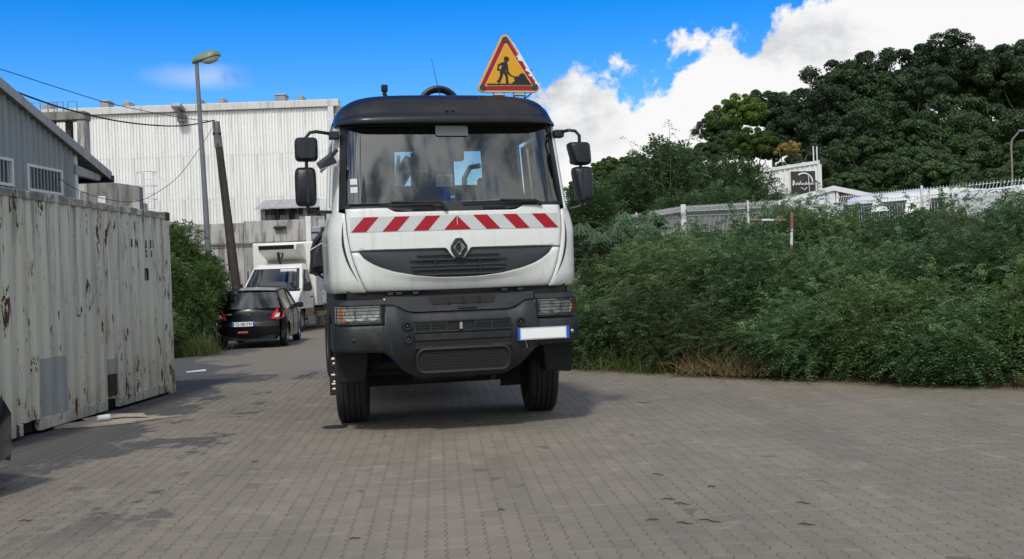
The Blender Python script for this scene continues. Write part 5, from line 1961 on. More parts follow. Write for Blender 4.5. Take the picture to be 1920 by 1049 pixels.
        for y_ in (-1.2, 1.2):
            w = MB().lathe([(.19, -.08), (.22, -.09), (.285, -.085), (.297, -.06), (.30, 0), (.297, .06), (.285, .085), (.22, .09), (.19, .08)], (0, 0, 0), 'X', 26).build('wheel', 'rubber', par, smooth=50)
            w.location = (s * .725, y_, .30)
            MB().lathe([(.20, s * .085), (.185, s * .06), (.18, s * .03)], (0, 0, 0), 'X', 20).build('rim', 'alloy', w, smooth=True)
            hub = MB().lathe([(.05, s * .06), (.0, s * .065)], (0, 0, 0), 'X', 12)
            for k in range(7):
                a = 2 * math.pi * k / 7
                c_, s_ = math.cos(a), math.sin(a)
                hub.add([(s * .055, .03 * c_ - .028 * s_, .03 * s_ + .028 * c_), (s * .055, .03 * c_ + .028 * s_, .03 * s_ - .028 * c_),
                         (s * .07, .19 * c_ + .022 * s_, .19 * s_ - .022 * c_), (s * .07, .19 * c_ - .022 * s_, .19 * s_ + .022 * c_)], [(0, 1, 2, 3)])
            hub.build('spokes', 'alloy', w, fix=False)
            MB().cyl((-.02, 0, 0), (.02, 0, 0), .19, n=20).build('brake_disc', 'chassis_black', w)
    MB().box((-.70, -1.5, .35), (.70, .9, .80)).build('cabin_floor', 'seat_cloth', par)
    for x_ in (-.36, .36):
        for y_ in (-.05, -1.0):
            MB().box((x_ - .22, y_ - .07, .8), (x_ + .22, y_ + .07, 1.22), Matrix.Rotation(R(10), 3, 'X')).build('seat', 'seat_cloth', par, bevel=.04)
    MB().tube([(-.10, -1.80, 1.00), (.02, -1.80, 1.035), (.30, -1.775, 1.03)], .012, 6).build('rear_wiper', 'matt_black', par)
    MB().tube([(-.72, -1.72, 1.415), (0, -1.76, 1.445), (.72, -1.72, 1.415)], .018, 6).build('roof_spoiler', paint, par)


hc = thing('hatchback', 'black hatchback with red tail lamps parked beside the green bushes', 'car', (-6.42, 27.1, 0), R(4.5))
hc.scale = (1.02, 1, .95)
car_body(hc, 'car_black')
npl = MB().box((-.36, -1.935, .555), (.16, -1.915, .665)).build('number_plate', 'plate_white', hc)
MB().box((-.36, -1.938, .557), (-.315, -1.934, .663)).build('plate_band', 'plate_blue', npl)
MB().box((.115, -1.938, .557), (.16, -1.934, .663)).build('plate_band', 'plate_blue', npl)
text_part('lettering', 'CS-186-TW', .098, 'letter_dark', npl, (-.10, -1.939, .608), (R(90), 0, 0), .0015, .80)
MB().prism([(-.03, .845), (0, .87), (.03, .845), (0, .82)], -1.845, -1.83).build('badge', 'chrome', hc)
MB().box((-.52, -1.85, .853), (-.38, -1.83, .868)).build('model_script', 'chrome', hc)
MB().box((.40, -1.845, .853), (.52, -1.825, .868)).build('model_script', 'chrome', hc)
dk = thing('parked_car', 'dark car whose bumper corner shows at the photo\'s left edge', 'car', (-5.25, 6.74, 0), R(-30))
car_body(dk, 'car_dark_blue')

# ================================================================== refrigerated van
vn = thing('refrigerated_van', 'white refrigerated van with roof cooling unit behind the black hatchback', 'van', (-7.62, 32.6, 0), R(-5.5))
# nose towards -Y; origin on the ground at the front bumper, x to the photo's right
VW = .97


def vhalf(z):
    return itp(z, [(.3, .93), (.6, .97), (1.15, .975), (1.4, .95), (2.0, .80), (2.12, .74)])


def vfront(z):
    return itp(z, [(.30, .0), (.70, -.02), (.95, .05), (1.10, .25), (1.28, .72), (2.05, 1.42), (2.14, 1.62), (2.17, 2.1)])


vz = [.32, .5, .72, .92, 1.04, 1.14, 1.22, 1.28, 1.4, 1.6, 1.8, 2.0, 2.06, 2.13, 2.165]


def vf(s, z):
    w = vhalf(z)
    e = max(0, (abs(s) - .72) / .28)
    return (s * w, vfront(z) + (.28 if z < 1.2 else .14) * e * e, z)


sv = [-1, -.985, -.96, -.92, -.86, -.72, -.4, 0, .4, .72, .86, .92, .96, .985, 1]
MB().grid(vf, sv, vz, skip=lambda s, z: abs(s) < .92 and 1.28 < z < 2.0).build('cab_front', 'van_white', vn, smooth=50, fix=False)
MB().grid(lambda s, z: (vf(s, z)[0], vf(s, z)[1] + .012, z), [q for q in sv if abs(q) <= .96], [1.26, 1.4, 1.6, 1.8, 2.02]).build('windscreen', 'car_glass', vn, smooth=True, fix=False)
MB().grid(lambda s, z: (vf(s, z)[0], vf(s, z)[1] - .006, z), [-.92, -.8, 0, .8, .92], [1.28, 1.31], ).build('windscreen_seal', 'black_plastic', vn, fix=False)
MB().box((.15, 1.3, 1.80), (.68, 1.33, 1.98)).build('sun_visor', 'paper_white', vn, bevel=.02)
MB().box((-.8, .9, .5), (.8, 2.1, 1.25)).build('cabin_floor', 'seat_cloth', vn)
MB().box((-.74, 2.05, 1.2), (.74, 2.08, 2.1)).build('cabin_back', 'seat_cloth', vn)
for x_ in (-.42, .42):
    MB().box((x_ - .23, 1.75, 1.2), (x_ + .23, 1.9, 1.75)).build('seat', 'seat_cloth', vn, bevel=.05)
vzs = [.42, .5, .72, .92, 1.04, 1.14, 1.22, 1.28, 1.4, 1.6, 1.8, 1.95, 2.06, 2.13]
for sgn in (-1, 1):
    def vs_(t, z):
        y0 = vf(1, z)[1]
        return (sgn * vhalf(z), y0 + (2.12 - y0) * t, z)
    MB().grid(vs_, [0, .12, .2, .35, .5, .65, .8, .93, 1], vzs, skip=lambda t, z: (.12 < t < .93 and 1.28 < z < 1.95) or (.20 < t < .50 and z < .72)).build('cab_side', 'van_white', vn, smooth=50, fix=False)
    MB().grid(lambda t, z: (vs_(t, z)[0] - sgn * .01, vs_(t, z)[1], z), [.10, .5, .95], [1.26, 1.6, 1.97]).build('door_window', 'car_glass', vn, fix=False)
    MB().box((sgn * vhalf(1.5) - .02, 1.35, 1.26), (sgn * vhalf(1.5) + .005, 1.40, 1.95)).build('window_bar', 'black_plastic', vn)
    MB().grid(lambda t, z: (vs_(t, z)[0] + sgn * .004, vs_(t, z)[1], z), [.52, .75, .99], [.43, .6, .72]).build('mud_film', 'mud_tan', vn, fix=False)
    for y_ in (.62, 2.08):
        MB().tube([(sgn * (vhalf(z) + .004), y_, z) for z in (.5, .9, 1.2)], .007, 4).build('door_joint', 'black_plastic', vn)
    MB().box((sgn * .99 - .02, 1.75, 1.05), (sgn * .99 + .01, 1.95, 1.09)).build('door_handle', 'black_plastic', vn, bevel=.01)
    mr = MB().box((sgn * 1.10 - .12, .95, 1.26), (sgn * 1.10 + .1, 1.10, 1.55)).build('door_mirror', 'black_plastic', vn, bevel=.03, seg=3)
    MB().box((sgn * 1.10 - .09, 1.10, 1.30), (sgn * 1.10 + .08, 1.105, 1.52)).build('mirror_glass', 'chrome', mr)
    MB().tube([(sgn * .96, 1.1, 1.30), (sgn * 1.06, 1.04, 1.35)], .03, 6).build('mirror_arm', 'black_plastic', mr)
    MB().add([(sgn * .52, .0, .80), (sgn * .80, .10, .78), (sgn * .90, .28, 1.0), (sgn * .60, .10, 1.0)], [(0, 1, 2, 3)]).build('headlamp', 'clear_lens', vn, fix=False, solid=.04)
    for y_, xx in ((.92, .82), (4.55, .82)):
        w = MB().lathe([(.19, -.10), (.23, -.115), (.32, -.11), (.345, -.07), (.345, .07), (.32, .11), (.23, .115), (.19, .10)], (0, 0, 0), 'X', 26).build('wheel', 'rubber', vn, smooth=50)
        w.location = (sgn * xx, y_, .345)
        MB().lathe([(.20, sgn * .10), (.17, sgn * .06), (.08, sgn * .07), (.0, sgn * .075)], (0, 0, 0), 'X', 20).build('rim', 'galvanised', w, smooth=True)
    MB().grid(lambda u, w: (sgn * u, .92 + .42 * math.cos(w), .345 + .42 * math.sin(w)), [.5, .97], lin(0, math.pi, 12)).build('wheel_arch', 'matt_black', vn, fix=False)
MB().box((-.5, -.03, .42), (.5, .03, .62)).build('front_grille', 'matt_black', vn, bevel=.02)
MB().box((-.93, .02, .26), (.93, .14, .36)).build('front_valance', 'black_plastic', vn, bevel=.02)
# insulated box with cooling unit
bx2 = MB().box((-1.04, 2.2, .78), (1.04, 5.9, 2.86)).build('box_body', 'box_white', vn, bevel=.03)
MB().box((1.042, 2.26, .82), (1.048, 5.86, 2.82)).build('box_side_sheet', 'box_side', bx2)
for z, y0, y1 in ((1.35, 4.1, 5.1), (1.14, 4.2, 4.95)):          # small grey lettering, too far off to read
    lt_ = MB()
    yy = y0
    k = 0
    while yy < y1:
        w_ = (.05, .07, .04, .06)[k % 4]
        lt_.box((1.049, yy, z - .05), (1.053, yy + w_, z + (.05, .03, .06, .03)[k % 4]))
        yy += w_ + .03
        k += 1
    lt_.build('lettering', 'letter_grey', bx2)
MB().box((1.045, 3.9, 1.55), (1.056, 4.5, 2.1)).build('logo_field', 'letter_red', bx2)
MB().box((1.045, 3.98, 1.63), (1.060, 4.42, 2.02)).build('logo_inside', 'box_white', bx2)
MB().prism([(4.05, 1.68), (4.35, 1.68), (4.28, 1.97), (4.12, 1.97)], 1.05, 1.063, 'YZ').build('logo_mark', 'letter_dark', bx2)
cu = MB()
cu.add([(-.62, 1.50, 2.57), (.62, 1.50, 2.57), (.75, 2.18, 2.25), (-.55, 2.18, 2.25), (-.62, 1.50, 2.78), (.66, 1.50, 2.78), (.70, 2.18, 2.81), (-.62, 2.18, 2.81)],
       [(0, 3, 2, 1), (4, 5, 6, 7), (0, 1, 5, 4), (1, 2, 6, 5), (2, 3, 7, 6), (3, 0, 4, 7)])
cun = cu.build('cooling_unit', 'box_white', vn, bevel=.03)
MB().box((-.60, 1.48, 2.62), (.56, 1.497, 2.75)).build('cooling_grille', 'matt_black', cun)
for k in range(4):
    MB().box((-.58, 1.468, 2.637 + k * .03), (.54, 1.48, 2.645 + k * .03)).build('cooling_slat', 'black_plastic', cun)
MB().tube([(.0, 1.62, 2.57), (.0, 1.66, 2.3), (.0, 1.8, 2.16)], .045, 8).build('cooling_hose', 'black_plastic', cun, smooth=True)
MB().tube([(.14, 1.62, 2.5), (.14, 1.66, 2.42), (.05, 1.7, 2.3)], .025, 8).build('cooling_hose', 'black_plastic', cun, smooth=True)
MB().box((-.9, 2.3, .5), (.9, 5.8, .7)).build('chassis', 'chassis_black', vn)
MB().box((.86, 2.5, .42), (1.0, 4.0, .58)).build('side_guard', 'mud_tan', vn, bevel=.01)

# ================================================================== litter
cbm = MB()
rng = np.random.default_rng(5)
OL = [(-.62, -.22), (-.2, -.30), (.2, -.20), (.45, -.02), (.72, .10), (.42, .18), (.5, .30), (.1, .36), (-.15, .25), (-.35, .08), (-.66, -.05)]
K = len(OL)
cbm.add([(a * 1.0, b * 1.0, .010 + .022 * rng.random()) for a, b in OL] + [(a * 1.01, b * 1.01, .006) for a, b in OL], [tuple(range(K))] + [(i, K + i, K + (i + 1) % K, (i + 1) % K) for i in range(K)])
cdo = cbm.build('cardboard_sheet', 'cardboard', None)
cdo.location = (-4.50, 11.95, 0)
cdo.rotation_euler = (0, 0, R(20))
tag(cdo, 'flattened torn cardboard lying on the paving against the container', 'cardboard')
cro = MB()
cro.add([(-.3, .05, .03), (.1, .12, .045), (.35, .05, .03), (.3, .2, .06), (-.1, .26, .07), (-.35, .18, .045), (.05, .3, .03), (-.2, .33, .03)],
        [(0, 1, 4, 5), (1, 2, 3, 4), (4, 3, 6, 7), (5, 4, 7)])
cro.build('torn_flap', 'cardboard', cdo, fix=False, solid=.006)
cn = MB().cyl((-.06, 0, .035), (.07, .02, .04), .033, .033, 12).build('crushed_can', 'litter_white', None, smooth=True)
cn.location = (-4.60, 11.86, .03)
cn.rotation_euler = (0, 0, .5)
tag(cn, 'white crumpled can lying on the torn cardboard', 'can')
ws_ = MB().add([(-.17, -.045, .01), (.17, -.035, .02), (.17, .04, .03), (-.16, .04, .012), (-.17, -.045, .0), (.17, -.035, .004), (.17, .04, .004), (-.16, .04, 0)],
               [(0, 1, 2, 3), (7, 6, 5, 4), (0, 4, 5, 1), (1, 5, 6, 2), (2, 6, 7, 3), (3, 7, 4, 0)]).build('white_strip', 'litter_white', None)
ws_.location = (-5.62, 18.78, 0)
ws_.rotation_euler = (0, 0, R(30))
tag(ws_, 'white strip of board lying on the paving beyond the container', 'litter')
mh = MB().cyl((0, 0, -.002), (0, 0, .006), .13, n=20).build('drain_cap', 'chassis_black', None)
mh.location = (-1.86, 10.9, 0)
tag(mh, 'small dark round cap on the paving in front of the left wheel', 'drain cap')
bc = MB().cyl((-.06, 0, .033), (.06, .02, .033), .033, n=12).build('drink_can', 'can_blue', None, smooth=True)
bc.location = (1.16, 16.75, 0)
tag(bc, 'blue drink can on the ground at the hedge foot beside truck', 'can')
tw_places = [(1.42, 11.95, .22), (.95, 6.85, .14), (1.02, 6.70, .16), (.78, 6.30, .12), (.95, 6.18, .15), (1.10, 6.22, .2), (1.62, 6.05, .14), (1.75, 6.60, .13),
             (-.12, 6.72, .07), (-.95, 6.10, .10), (-3.2, 6.9, .13), (-2.2, 8.9, .09), (1.0, 7.7, .13), (1.3, 7.2, .1)]
tw_places.sort(key=lambda q: q[0] / q[1])
TORD = ['first', 'second', 'third', 'fourth', 'fifth', 'sixth', 'seventh', 'eighth', 'ninth', 'tenth', 'eleventh', 'twelfth', 'thirteenth', 'fourteenth', 'fifteenth', 'sixteenth']
for i, (x_, y_, l_) in enumerate(tw_places):
    a = random.uniform(-.7, .7)
    l_ *= .7
    pts = [(-l_ / 2, 0, .006), (-l_ * .15, .012, .011), (l_ * .2, -.006, .008), (l_ / 2, .01, .006)]
    t_ = MB().tube(pts, [.002, .004, .0035, .0015], 5).build('fallen_twig', 'twig_brown', None)
    t_.location = (x_, y_, 0)
    t_.rotation_euler = (0, 0, a)
    tag(t_, 'thin dark fallen twig on the paving, %s from the left' % TORD[i], 'twig', 'fallen twigs on the paving')


# ================================================================== bank, raised yard and hill
BASE = [(-4.2, 34), (-2.6, 27.5), (-.9, 21.5), (.15, 18.2), (1.03, 16.75), (2.47, 14.95), (3.7, 13.95), (4.7, 12.95), (5.74, 12.2), (7.6, 10.8), (11, 8.4)]
BANK = [(0, -.012), (.06, .02), (.35, .10), (1.0, .35), (2.0, .75), (3.2, 1.02), (5, 1.06), (9, 1.08), (20, 1.1), (45, 1.1)]
bm_ = MB()
bs = []
for (a, b), (c, d) in zip(BASE, BASE[1:]):
    for k in range(6):
        t = k / 6
        bs.append((a + (c - a) * t, b + (d - b) * t))
bs.append(BASE[-1])
rng = np.random.default_rng(21)


def bank_pt(i, k):
    x_, y_ = bs[int(i)]
    off, z = BANK[int(k)]
    w = .10 * math.sin(i * 1.3) + .07 * math.sin(i * 2.9)
    dx_, dy_ = .72, .69
    return (x_ + dx_ * (off + (w if off < 1 else 0)), y_ + dy_ * (off + (w if off < 1 else 0)), z + (rng.normal(0, .03) if .3 < off < 4 else 0))


bank = bm_.grid(bank_pt, list(range(len(bs))), list(range(len(BANK)))).build('bank', 'undergrowth', None, smooth=True, fix=False)
tag(bank, 'overgrown earth bank between the paved yard and the raised lot', None, None, 'structure')


def hill_z(x_, y_):
    a = max(0, min(1, (y_ - 44) / 36))
    b = max(0, min(1, (x_ - 2) / 22))
    far = max(0, min(1, (y_ - 80) / 60))
    s = a * a * (3 - 2 * a)
    return 1.0 + s * (2.0 + 6.6 * b * b * (3 - 2 * b)) + far * 4 * b + .5 * math.sin(x_ * .21) * s + .4 * math.sin(y_ * .17 + x_ * .1) * s


hill = MB().grid(lambda x_, y_: (x_, y_, hill_z(x_, y_)), lin(-12, 110, 45), lin(41, 190, 40)).build('hill', 'hill_green', None, smooth=True, fix=False)
tag(hill, 'wooded green hillside rising behind the raised lot', None, None, 'structure')


# ================================================================== foliage meshes shared by the plants
def foliage(name, seed, n, rx, ry, rz, lumps, L, pairs, ll, lw, material, shell=.6, floor=None, upb=.35, droop=.35, shoots=0):
    rg = np.random.default_rng(seed)
    P, D = lumpy_points(n, rx, ry, rz, lumps, rg, shell, floor)
    if shoots:                                   # long whippy shoots that leave the outline
        k = rg.choice(len(P), shoots)
        d = unit(D[k] * .8 + np.array([0, 0, .75]) + rg.normal(0, .3, (shoots, 3)))
        ln = rg.uniform(.25, .9, shoots)
        for t in np.linspace(.15, 1, 7):
            P = np.concatenate([P, P[k] + d * (ln * t)[:, None] - np.array([0, 0, .25]) * (ln * t * t)[:, None]])
            D = np.concatenate([D, unit(d + rg.normal(0, .5, d.shape))])
    D = unit(D + np.array([0, 0, upb]) + rg.normal(0, .45, D.shape))
    V_, F_ = sprays(P, D, L * rg.uniform(.6, 1.3, len(P)), pairs, ll, lw, rg, droop)
    return fast_mesh(name, V_, F_, material)


def crown_mesh(name, seed, n, rx, ry, rz, lumps, size, material, sub=70):
    """a far crown: billows of leaf-sized faces on the outside of many lobes"""
    rg = np.random.default_rng(seed)
    C, D0 = lumpy_points(sub, rx, ry, rz, lumps, rg, .30)
    per = n // len(C)
    Ps, Ns = [], []
    for c, d0 in zip(C, D0):
        r = rg.uniform(.11, .22) * min(rx, rz)
        d = unit(rg.normal(0, 1, (per, 3)) + d0 * .7 + np.array([0, 0, .35]))
        Ps.append(c + d * r * np.array([1.15, 1.15, .85]) * rg.uniform(.6, 1.05, (per, 1)))
        Ns.append(d)
    P, N_ = np.concatenate(Ps), np.concatenate(Ns)
    Nn = unit(N_ + rg.normal(0, .55, N_.shape))
    D = unit(np.cross(Nn, rg.normal(0, 1, Nn.shape)))
    s = size * rg.uniform(.6, 1.35, len(P))
    V_, F_ = leaves(P - D * s[:, None] * .5, D, Nn, s, s * .62)
    return fast_mesh(name, V_, F_, material)


def stems_mesh(seed, n, h, spread, r0, material, base_r=.15):
    rg = np.random.default_rng(seed)
    mb = MB()
    for i in range(n):
        a = rg.uniform(0, 2 * math.pi)
        b = rg.uniform(0, base_r)
        p0 = Vector((b * math.cos(a), b * math.sin(a), -.1))
        d = Vector((spread * rg.uniform(.3, 1) * math.cos(a), spread * rg.uniform(.3, 1) * math.sin(a), h * rg.uniform(.75, 1.0)))
        mid = p0 + d * .5 + Vector(rg.normal(0, .06, 3))
        mb.tube([p0, mid, p0 + d], [r0, r0 * .7, r0 * .3], 5)
    o_ = mb.build('stems', material, None, smooth=True)
    me_ = o_.data
    bpy.data.objects.remove(o_)
    return me_


def trunk_mesh(seed, h, r0, spread, limbs, material):
    rg = np.random.default_rng(seed)
    mb = MB()
    lean = Vector((rg.normal(0, .04), rg.normal(0, .04), 1)) * h
    mb.tube([Vector((0, 0, -.4)), lean * .3 + Vector(rg.normal(0, .05 * h * .3, 3)), lean * .62], [r0 * 1.25, r0 * .9, r0 * .65], 9)
    for i in range(limbs):
        a = 2 * math.pi * (i + rg.uniform(-.3, .3)) / limbs
        s = lean * rg.uniform(.38, .6)
        e = Vector((spread * math.cos(a) * rg.uniform(.6, 1), spread * math.sin(a) * rg.uniform(.6, 1), h * rg.uniform(.75, .98)))
        mb.tube([s, s.lerp(e, .5) + Vector((0, 0, -h * .05)), e], [r0 * .5, r0 * .32, r0 * .1], 6)
    o_ = mb.build('trunk', material, None, smooth=True)
    me_ = o_.data
    bpy.data.objects.remove(o_)
    return me_


HB = [foliage('hedge_foliage', 100 + i, 4800, 1.05, .95, 1.0, 11, .29, 8, .049, .019, ('leaf_hedge', 'leaf_hedge_olive', 'leaf_hedge', 'leaf_hedge', 'leaf_hedge_light')[i], .8, None, .3, .5, 110) for i in range(5)]
HS = stems_mesh(5, 12, 1.7, .55, .018, 'bark')


def bush(name, label, loc, sc, rz, fm, sm, group, cat='bush', lift=None):
    t = thing(name, label, cat, loc, rz, group)
    t.scale = sc
    obj('foliage', fm, t).location = (0, 0, 1.0 if lift is None else lift)
    obj('stems', sm, t)
    return t


def along(s):
    """point on the hedge foot line at the distance s from the truck end"""
    pts = BASE[3:]
    for (a, b), (c, d) in zip(pts, pts[1:]):
        l_ = math.hypot(c - a, d - b)
        if s <= l_:
            return a + (c - a) * s / l_, b + (d - b) * s / l_
        s -= l_
    return pts[-1]


ORD = ['first', 'second', 'third', 'fourth', 'fifth', 'sixth', 'seventh', 'eighth', 'ninth', 'tenth', 'eleventh', 'twelfth']
rg = np.random.default_rng(77)
rows = ((.55, 0.0, .80, 1.0, 'low dark bush at the paving edge, %s from the truck', 10, .95),
        (1.7, .45, 1.0, .93, 'dense green bush in the middle row of the bank, %s from the truck', 9, 1.05),
        (3.0, .85, 1.06, .88, 'tall feathery bush along the white fence, %s from the truck', 8, 1.25))
for ri, (off, z0, zs_, xs_, lab, cnt, step) in enumerate(rows):
    for i in range(cnt):
        x_, y_ = along(.9 + i * step + rg.uniform(-.15, .15))
        o_ = off + rg.uniform(-.12, .12)
        h_ = zs_ * rg.uniform(.84, 1.08)
        if ri == 0:
            h_ *= itp(i, [(0, .8), (2, .9), (3, .78), (4, .72), (5, .95), (9, 1.05)])
        else:
            h_ *= itp(i, [(0, .78), (2, .82), (4, .90), (5, .88), (9, .84)])
        bush('hedge_bush', lab % ORD[i], (x_ + .72 * o_, y_ + .69 * o_, z0 - .15), (xs_ * rg.uniform(.88, 1.12), xs_ * rg.uniform(.88, 1.1), h_), rg.uniform(0, 6.28),
             HB[int(rg.choice([0, 1, 2, 3, 4, 0, 3]))], HS, 'bushes on the bank')

for i, (u, v, Y, w, lab) in enumerate(((1405, 394, 17.6, .48, 'loose leafy bush hiding the fence beside the striped rail'),
                                       (1500, 372, 17.0, .60, 'loose leafy bush in front of the white canopy gable'),
                                       (1452, 385, 18.2, .55, 'small leafy bush between the striped rail and the canopy'),
                                       (1800, 385, 14.9, .45, 'thin leafy bush standing up before the silver minivan'))):
    p = at(u, v, Y)
    bush('hedge_bush', lab, (p.x, Y, .7), (w, w, (p.z - .7) / 2.05), rg.uniform(0, 6), HB[(i * 2) % 5], HS, 'bushes on the bank')

# taller shrubs behind the fence
SB = [foliage('shrub_foliage', 200 + i, 2600, 1.5, 1.4, 1.75, 10, .42, 8, .11, .034, 'leaf_bamboo', .8, None, .5, .4) for i in range(2)]
SS = stems_mesh(9, 10, 3.0, .9, .03, 'bark')
for i, (u, vtop, Y, w, lab) in enumerate((
        (1100, 330, 27, .9, 'dark bushy shrub just beside the truck mirror, behind the fence'),
        (1165, 300, 29, 1.0, 'rounded dark shrub behind the papaya leaves'),
        (1235, 262, 30, 1.15, 'tall dark feathery shrub below the bare sapling'),
        (1310, 268, 31, 1.1, 'tall dark shrub behind the thick white fence post'),
        (1375, 300, 30, 1.0, 'dark shrub between the fence post and the white shed'),
        (1440, 335, 31, .9, 'low dark shrub before the white ribbed shed'),
        (1190, 345, 29.5, .8, 'low leafy shrub behind the first fence bay'),
        (1280, 330, 26.5, .9, 'leafy shrub right behind the thick white fence post'),
        (1350, 340, 26, .8, 'leafy shrub behind the second fence bay'),
        (1425, 352, 24.5, .75, 'leafy shrub growing in front of the white ribbed shed'))):
    p = at(u, vtop, Y)
    h_ = p.z - 1.0
    bush('shrub', lab, (p.x, Y, 1.0 - .2), (w, w, h_ / 3.25), rg.uniform(0, 6), SB[i % 2], SS, 'shrubs behind the fence', 'shrub', 1.65)
# sparse sapling that sticks out above them
sp = thing('sapling', 'thin leggy sapling rising above the shrubs against the cloud', 'tree', (4.2, 28.5, 1.0))
mb = MB()
rgs = np.random.default_rng(8)
tips, tdir = [], []
for i in range(16):
    a = rgs.uniform(0, 6.28)
    e = Vector((-1.15 + .15 * i + rgs.uniform(-.1, .1), .5 * math.sin(a), rgs.uniform(3.3, 4.7) - .12 * abs(i - 8) * .5))
    s0 = Vector((.15 * e.x, 0, 1.2))
    md_ = s0.lerp(e, .55) + Vector((-.18 * e.x + rgs.uniform(-.1, .1), 0, .15))
    mb.tube([s0, md_, e], [.018, .010, .003], 5)
    for t in np.linspace(.35, 1, 15):
        q = s0.lerp(md_, t * 2) if t < .5 else md_.lerp(e, t * 2 - 1)
        tips.append(np.array(q))
        tdir.append(np.array([rgs.normal(0, 1), rgs.normal(0, 1), rgs.uniform(-.3, .7)]))
mb.tube([(0, 0, -.2), (.02, 0, 1.4)], [.045, .03], 6)
mb.build('trunk', 'bark', sp, smooth=True)
V_, F_ = sprays(np.array(tips), unit(np.array(tdir)), np.full(len(tips), .26), 4, .11, .035, rgs, .5)
obj('crown', fast_mesh('sapling_leaves', V_, F_, 'leaf_bamboo'), sp)

# papaya-like plants with hanging lobed leaves
rgp = np.random.default_rng(31)


def palmate(parent, base, tip, r_):
    """one large leaf: narrow lobes fanning from the stalk end"""
    b, t = np.array(base), np.array(tip)
    ax = unit((t - b) * np.array([1, 1, 0]))
    sd = np.cross(ax, [0, 0, 1.0])
    C, D, N_, L_, W_ = [], [], [], [], []
    for k in range(9):
        a = R(-110 + 220 * k / 8)
        d = ax * math.cos(a) + sd * math.sin(a) + np.array([0, 0, -.95])
        d = unit(d)
        C.append(t)
        D.append(d)
        N_.append(unit(np.array([0, 0, 1.0]) + ax * .4 + rgp.normal(0, .12, 3)))
        L_.append(r_ * (1 - .25 * abs(math.sin(a / 1.4))))
        W_.append(r_ * .10)
        for f_ in (.45, .65):
            for s in (-1, 1):
                C.append(t + d * r_ * f_ * .8)
                q = unit(d + np.cross(d, N_[-1]) * s * .8)
                D.append(q)
                N_.append(N_[-1])
                L_.append(r_ * .30)
                W_.append(r_ * .10)
    V2, F2 = leaves(np.array(C), np.array(D), np.array(N_), np.array(L_), np.array(W_))
    lo = obj('leaf', fast_mesh('papaya_leaf', V2, F2, 'leaf_papaya'), parent)
    MB().tube([base, (b * .4 + t * .6 + np.array([0, 0, .05])), tip], .008, 5).build('leaf_stalk', 'leaf_papaya', lo)


for i, (u, v, Y, lab) in enumerate(((1105, 430, 19.3, 'papaya-like plant with drooping lobed leaves right beside the truck'),
                                     (1145, 424, 20.3, 'papaya-like plant with drooping lobed leaves, middle of three'),
                                     (1188, 408, 21.0, 'papaya-like plant with drooping lobed leaves at the fence end'))):
    p = at(u, v, Y)
    pp = thing('papaya_plant', lab, 'plant', (p.x, Y, .6), 0, 'papaya-like plants beside the truck')
    h_ = p.z - .6
    MB().tube([(0, 0, -.2), (.03, 0, h_ * .5), (0, 0, h_)], [.05, .04, .025], 8).build('stem', 'bark', pp, smooth=True)
    for k in range(15):
        a = k * 2.4 + rgp.uniform(-.2, .2)
        rr = rgp.uniform(.25, .5)
        zz_ = h_ - .1 + rgp.uniform(-.3, .25)
        palmate(pp, (0, 0, h_ - .05), (rr * math.cos(a), rr * math.sin(a), zz_), rgp.uniform(.36, .55))

# ================================================================== white mesh fence
FP = [(2.0, 31.7), (3.23, 27.2), (3.96, 24.35), (4.78, 21.4), (5.6, 18.6), (6.42, 16.6), (7.24, 14.9), (8.1, 13.0), (9.0, 11.2)]
FT = [2.98, 2.97, 2.95, 2.80, 2.68, 2.63, 2.60, 2.60, 2.60]
fence = thing('mesh_fence', 'white welded mesh fence with bent top along the bank', 'fence', (3.96, 24.35, 0))
FO = Vector((3.96, 24.35, 0))
for i in range(len(FP) - 1):
    (a, b), (c, d) = FP[i], FP[i + 1]
    L_ = math.hypot(c - a, d - b)
    ux_, uy_ = (c - a) / L_, (d - b) / L_
    nx_, ny_ = -uy_, ux_
    if nx_ * (0 - a) + ny_ * (0 - b) < 0:
        nx_, ny_ = -nx_, -ny_
    n_ = int(L_ / .06)
    mbp = MB()
    prof_ = [(0.0, -.0), (-.035, 0), (-.13, .045), (-.23, 0), (-.75, 0), (-.85, .03), (-.95, 0), (-1.5, 0)]

    def fpt(t, k):
        dz_, o_ = prof_[k]
        z = FT[i] + (FT[i + 1] - FT[i]) * t + dz_
        return Vector((a + (c - a) * t + nx_ * o_, b + (d - b) * t + ny_ * o_, z)) - FO
    for j in range(1, n_):
        t = j / n_
        w_ = .0036
        pts = [fpt(t, k) for k in range(len(prof_))]
        sx_, sy_ = ux_ * w_, uy_ * w_
        vv = []
        for q in pts:
            vv += [(q.x - sx_, q.y - sy_, q.z), (q.x + sx_, q.y + sy_, q.z), (q.x + nx_ * .006, q.y + ny_ * .006, q.z)]
        ff = []
        for k in range(len(pts) - 1):
            for e in range(3):
                ff.append((k * 3 + e, k * 3 + (e + 1) % 3, k * 3 + 3 + (e + 1) % 3, k * 3 + 3 + e))
        mbp.add(vv, ff)
    for k in (1, 2, 3, 4, 6):
        mbp.tube([fpt(0.01, k), fpt(.99, k)], .0055, 4)
    po_ = mbp.build('mesh_panel', 'white_metal', fence, fix=False)
    po_['kind'] = 'stuff'
for i, ((a, b), z) in enumerate(zip(FP, FT)):
    r_ = .055 if i == 2 else .018
    MB().box((a - r_, b - r_, .4) - FO if False else (a - r_ - FO.x, b - r_ - FO.y, .4), (a + r_ - FO.x, b + r_ - FO.y, z + .03)).build('post', 'white_metal', fence, bevel=.006)

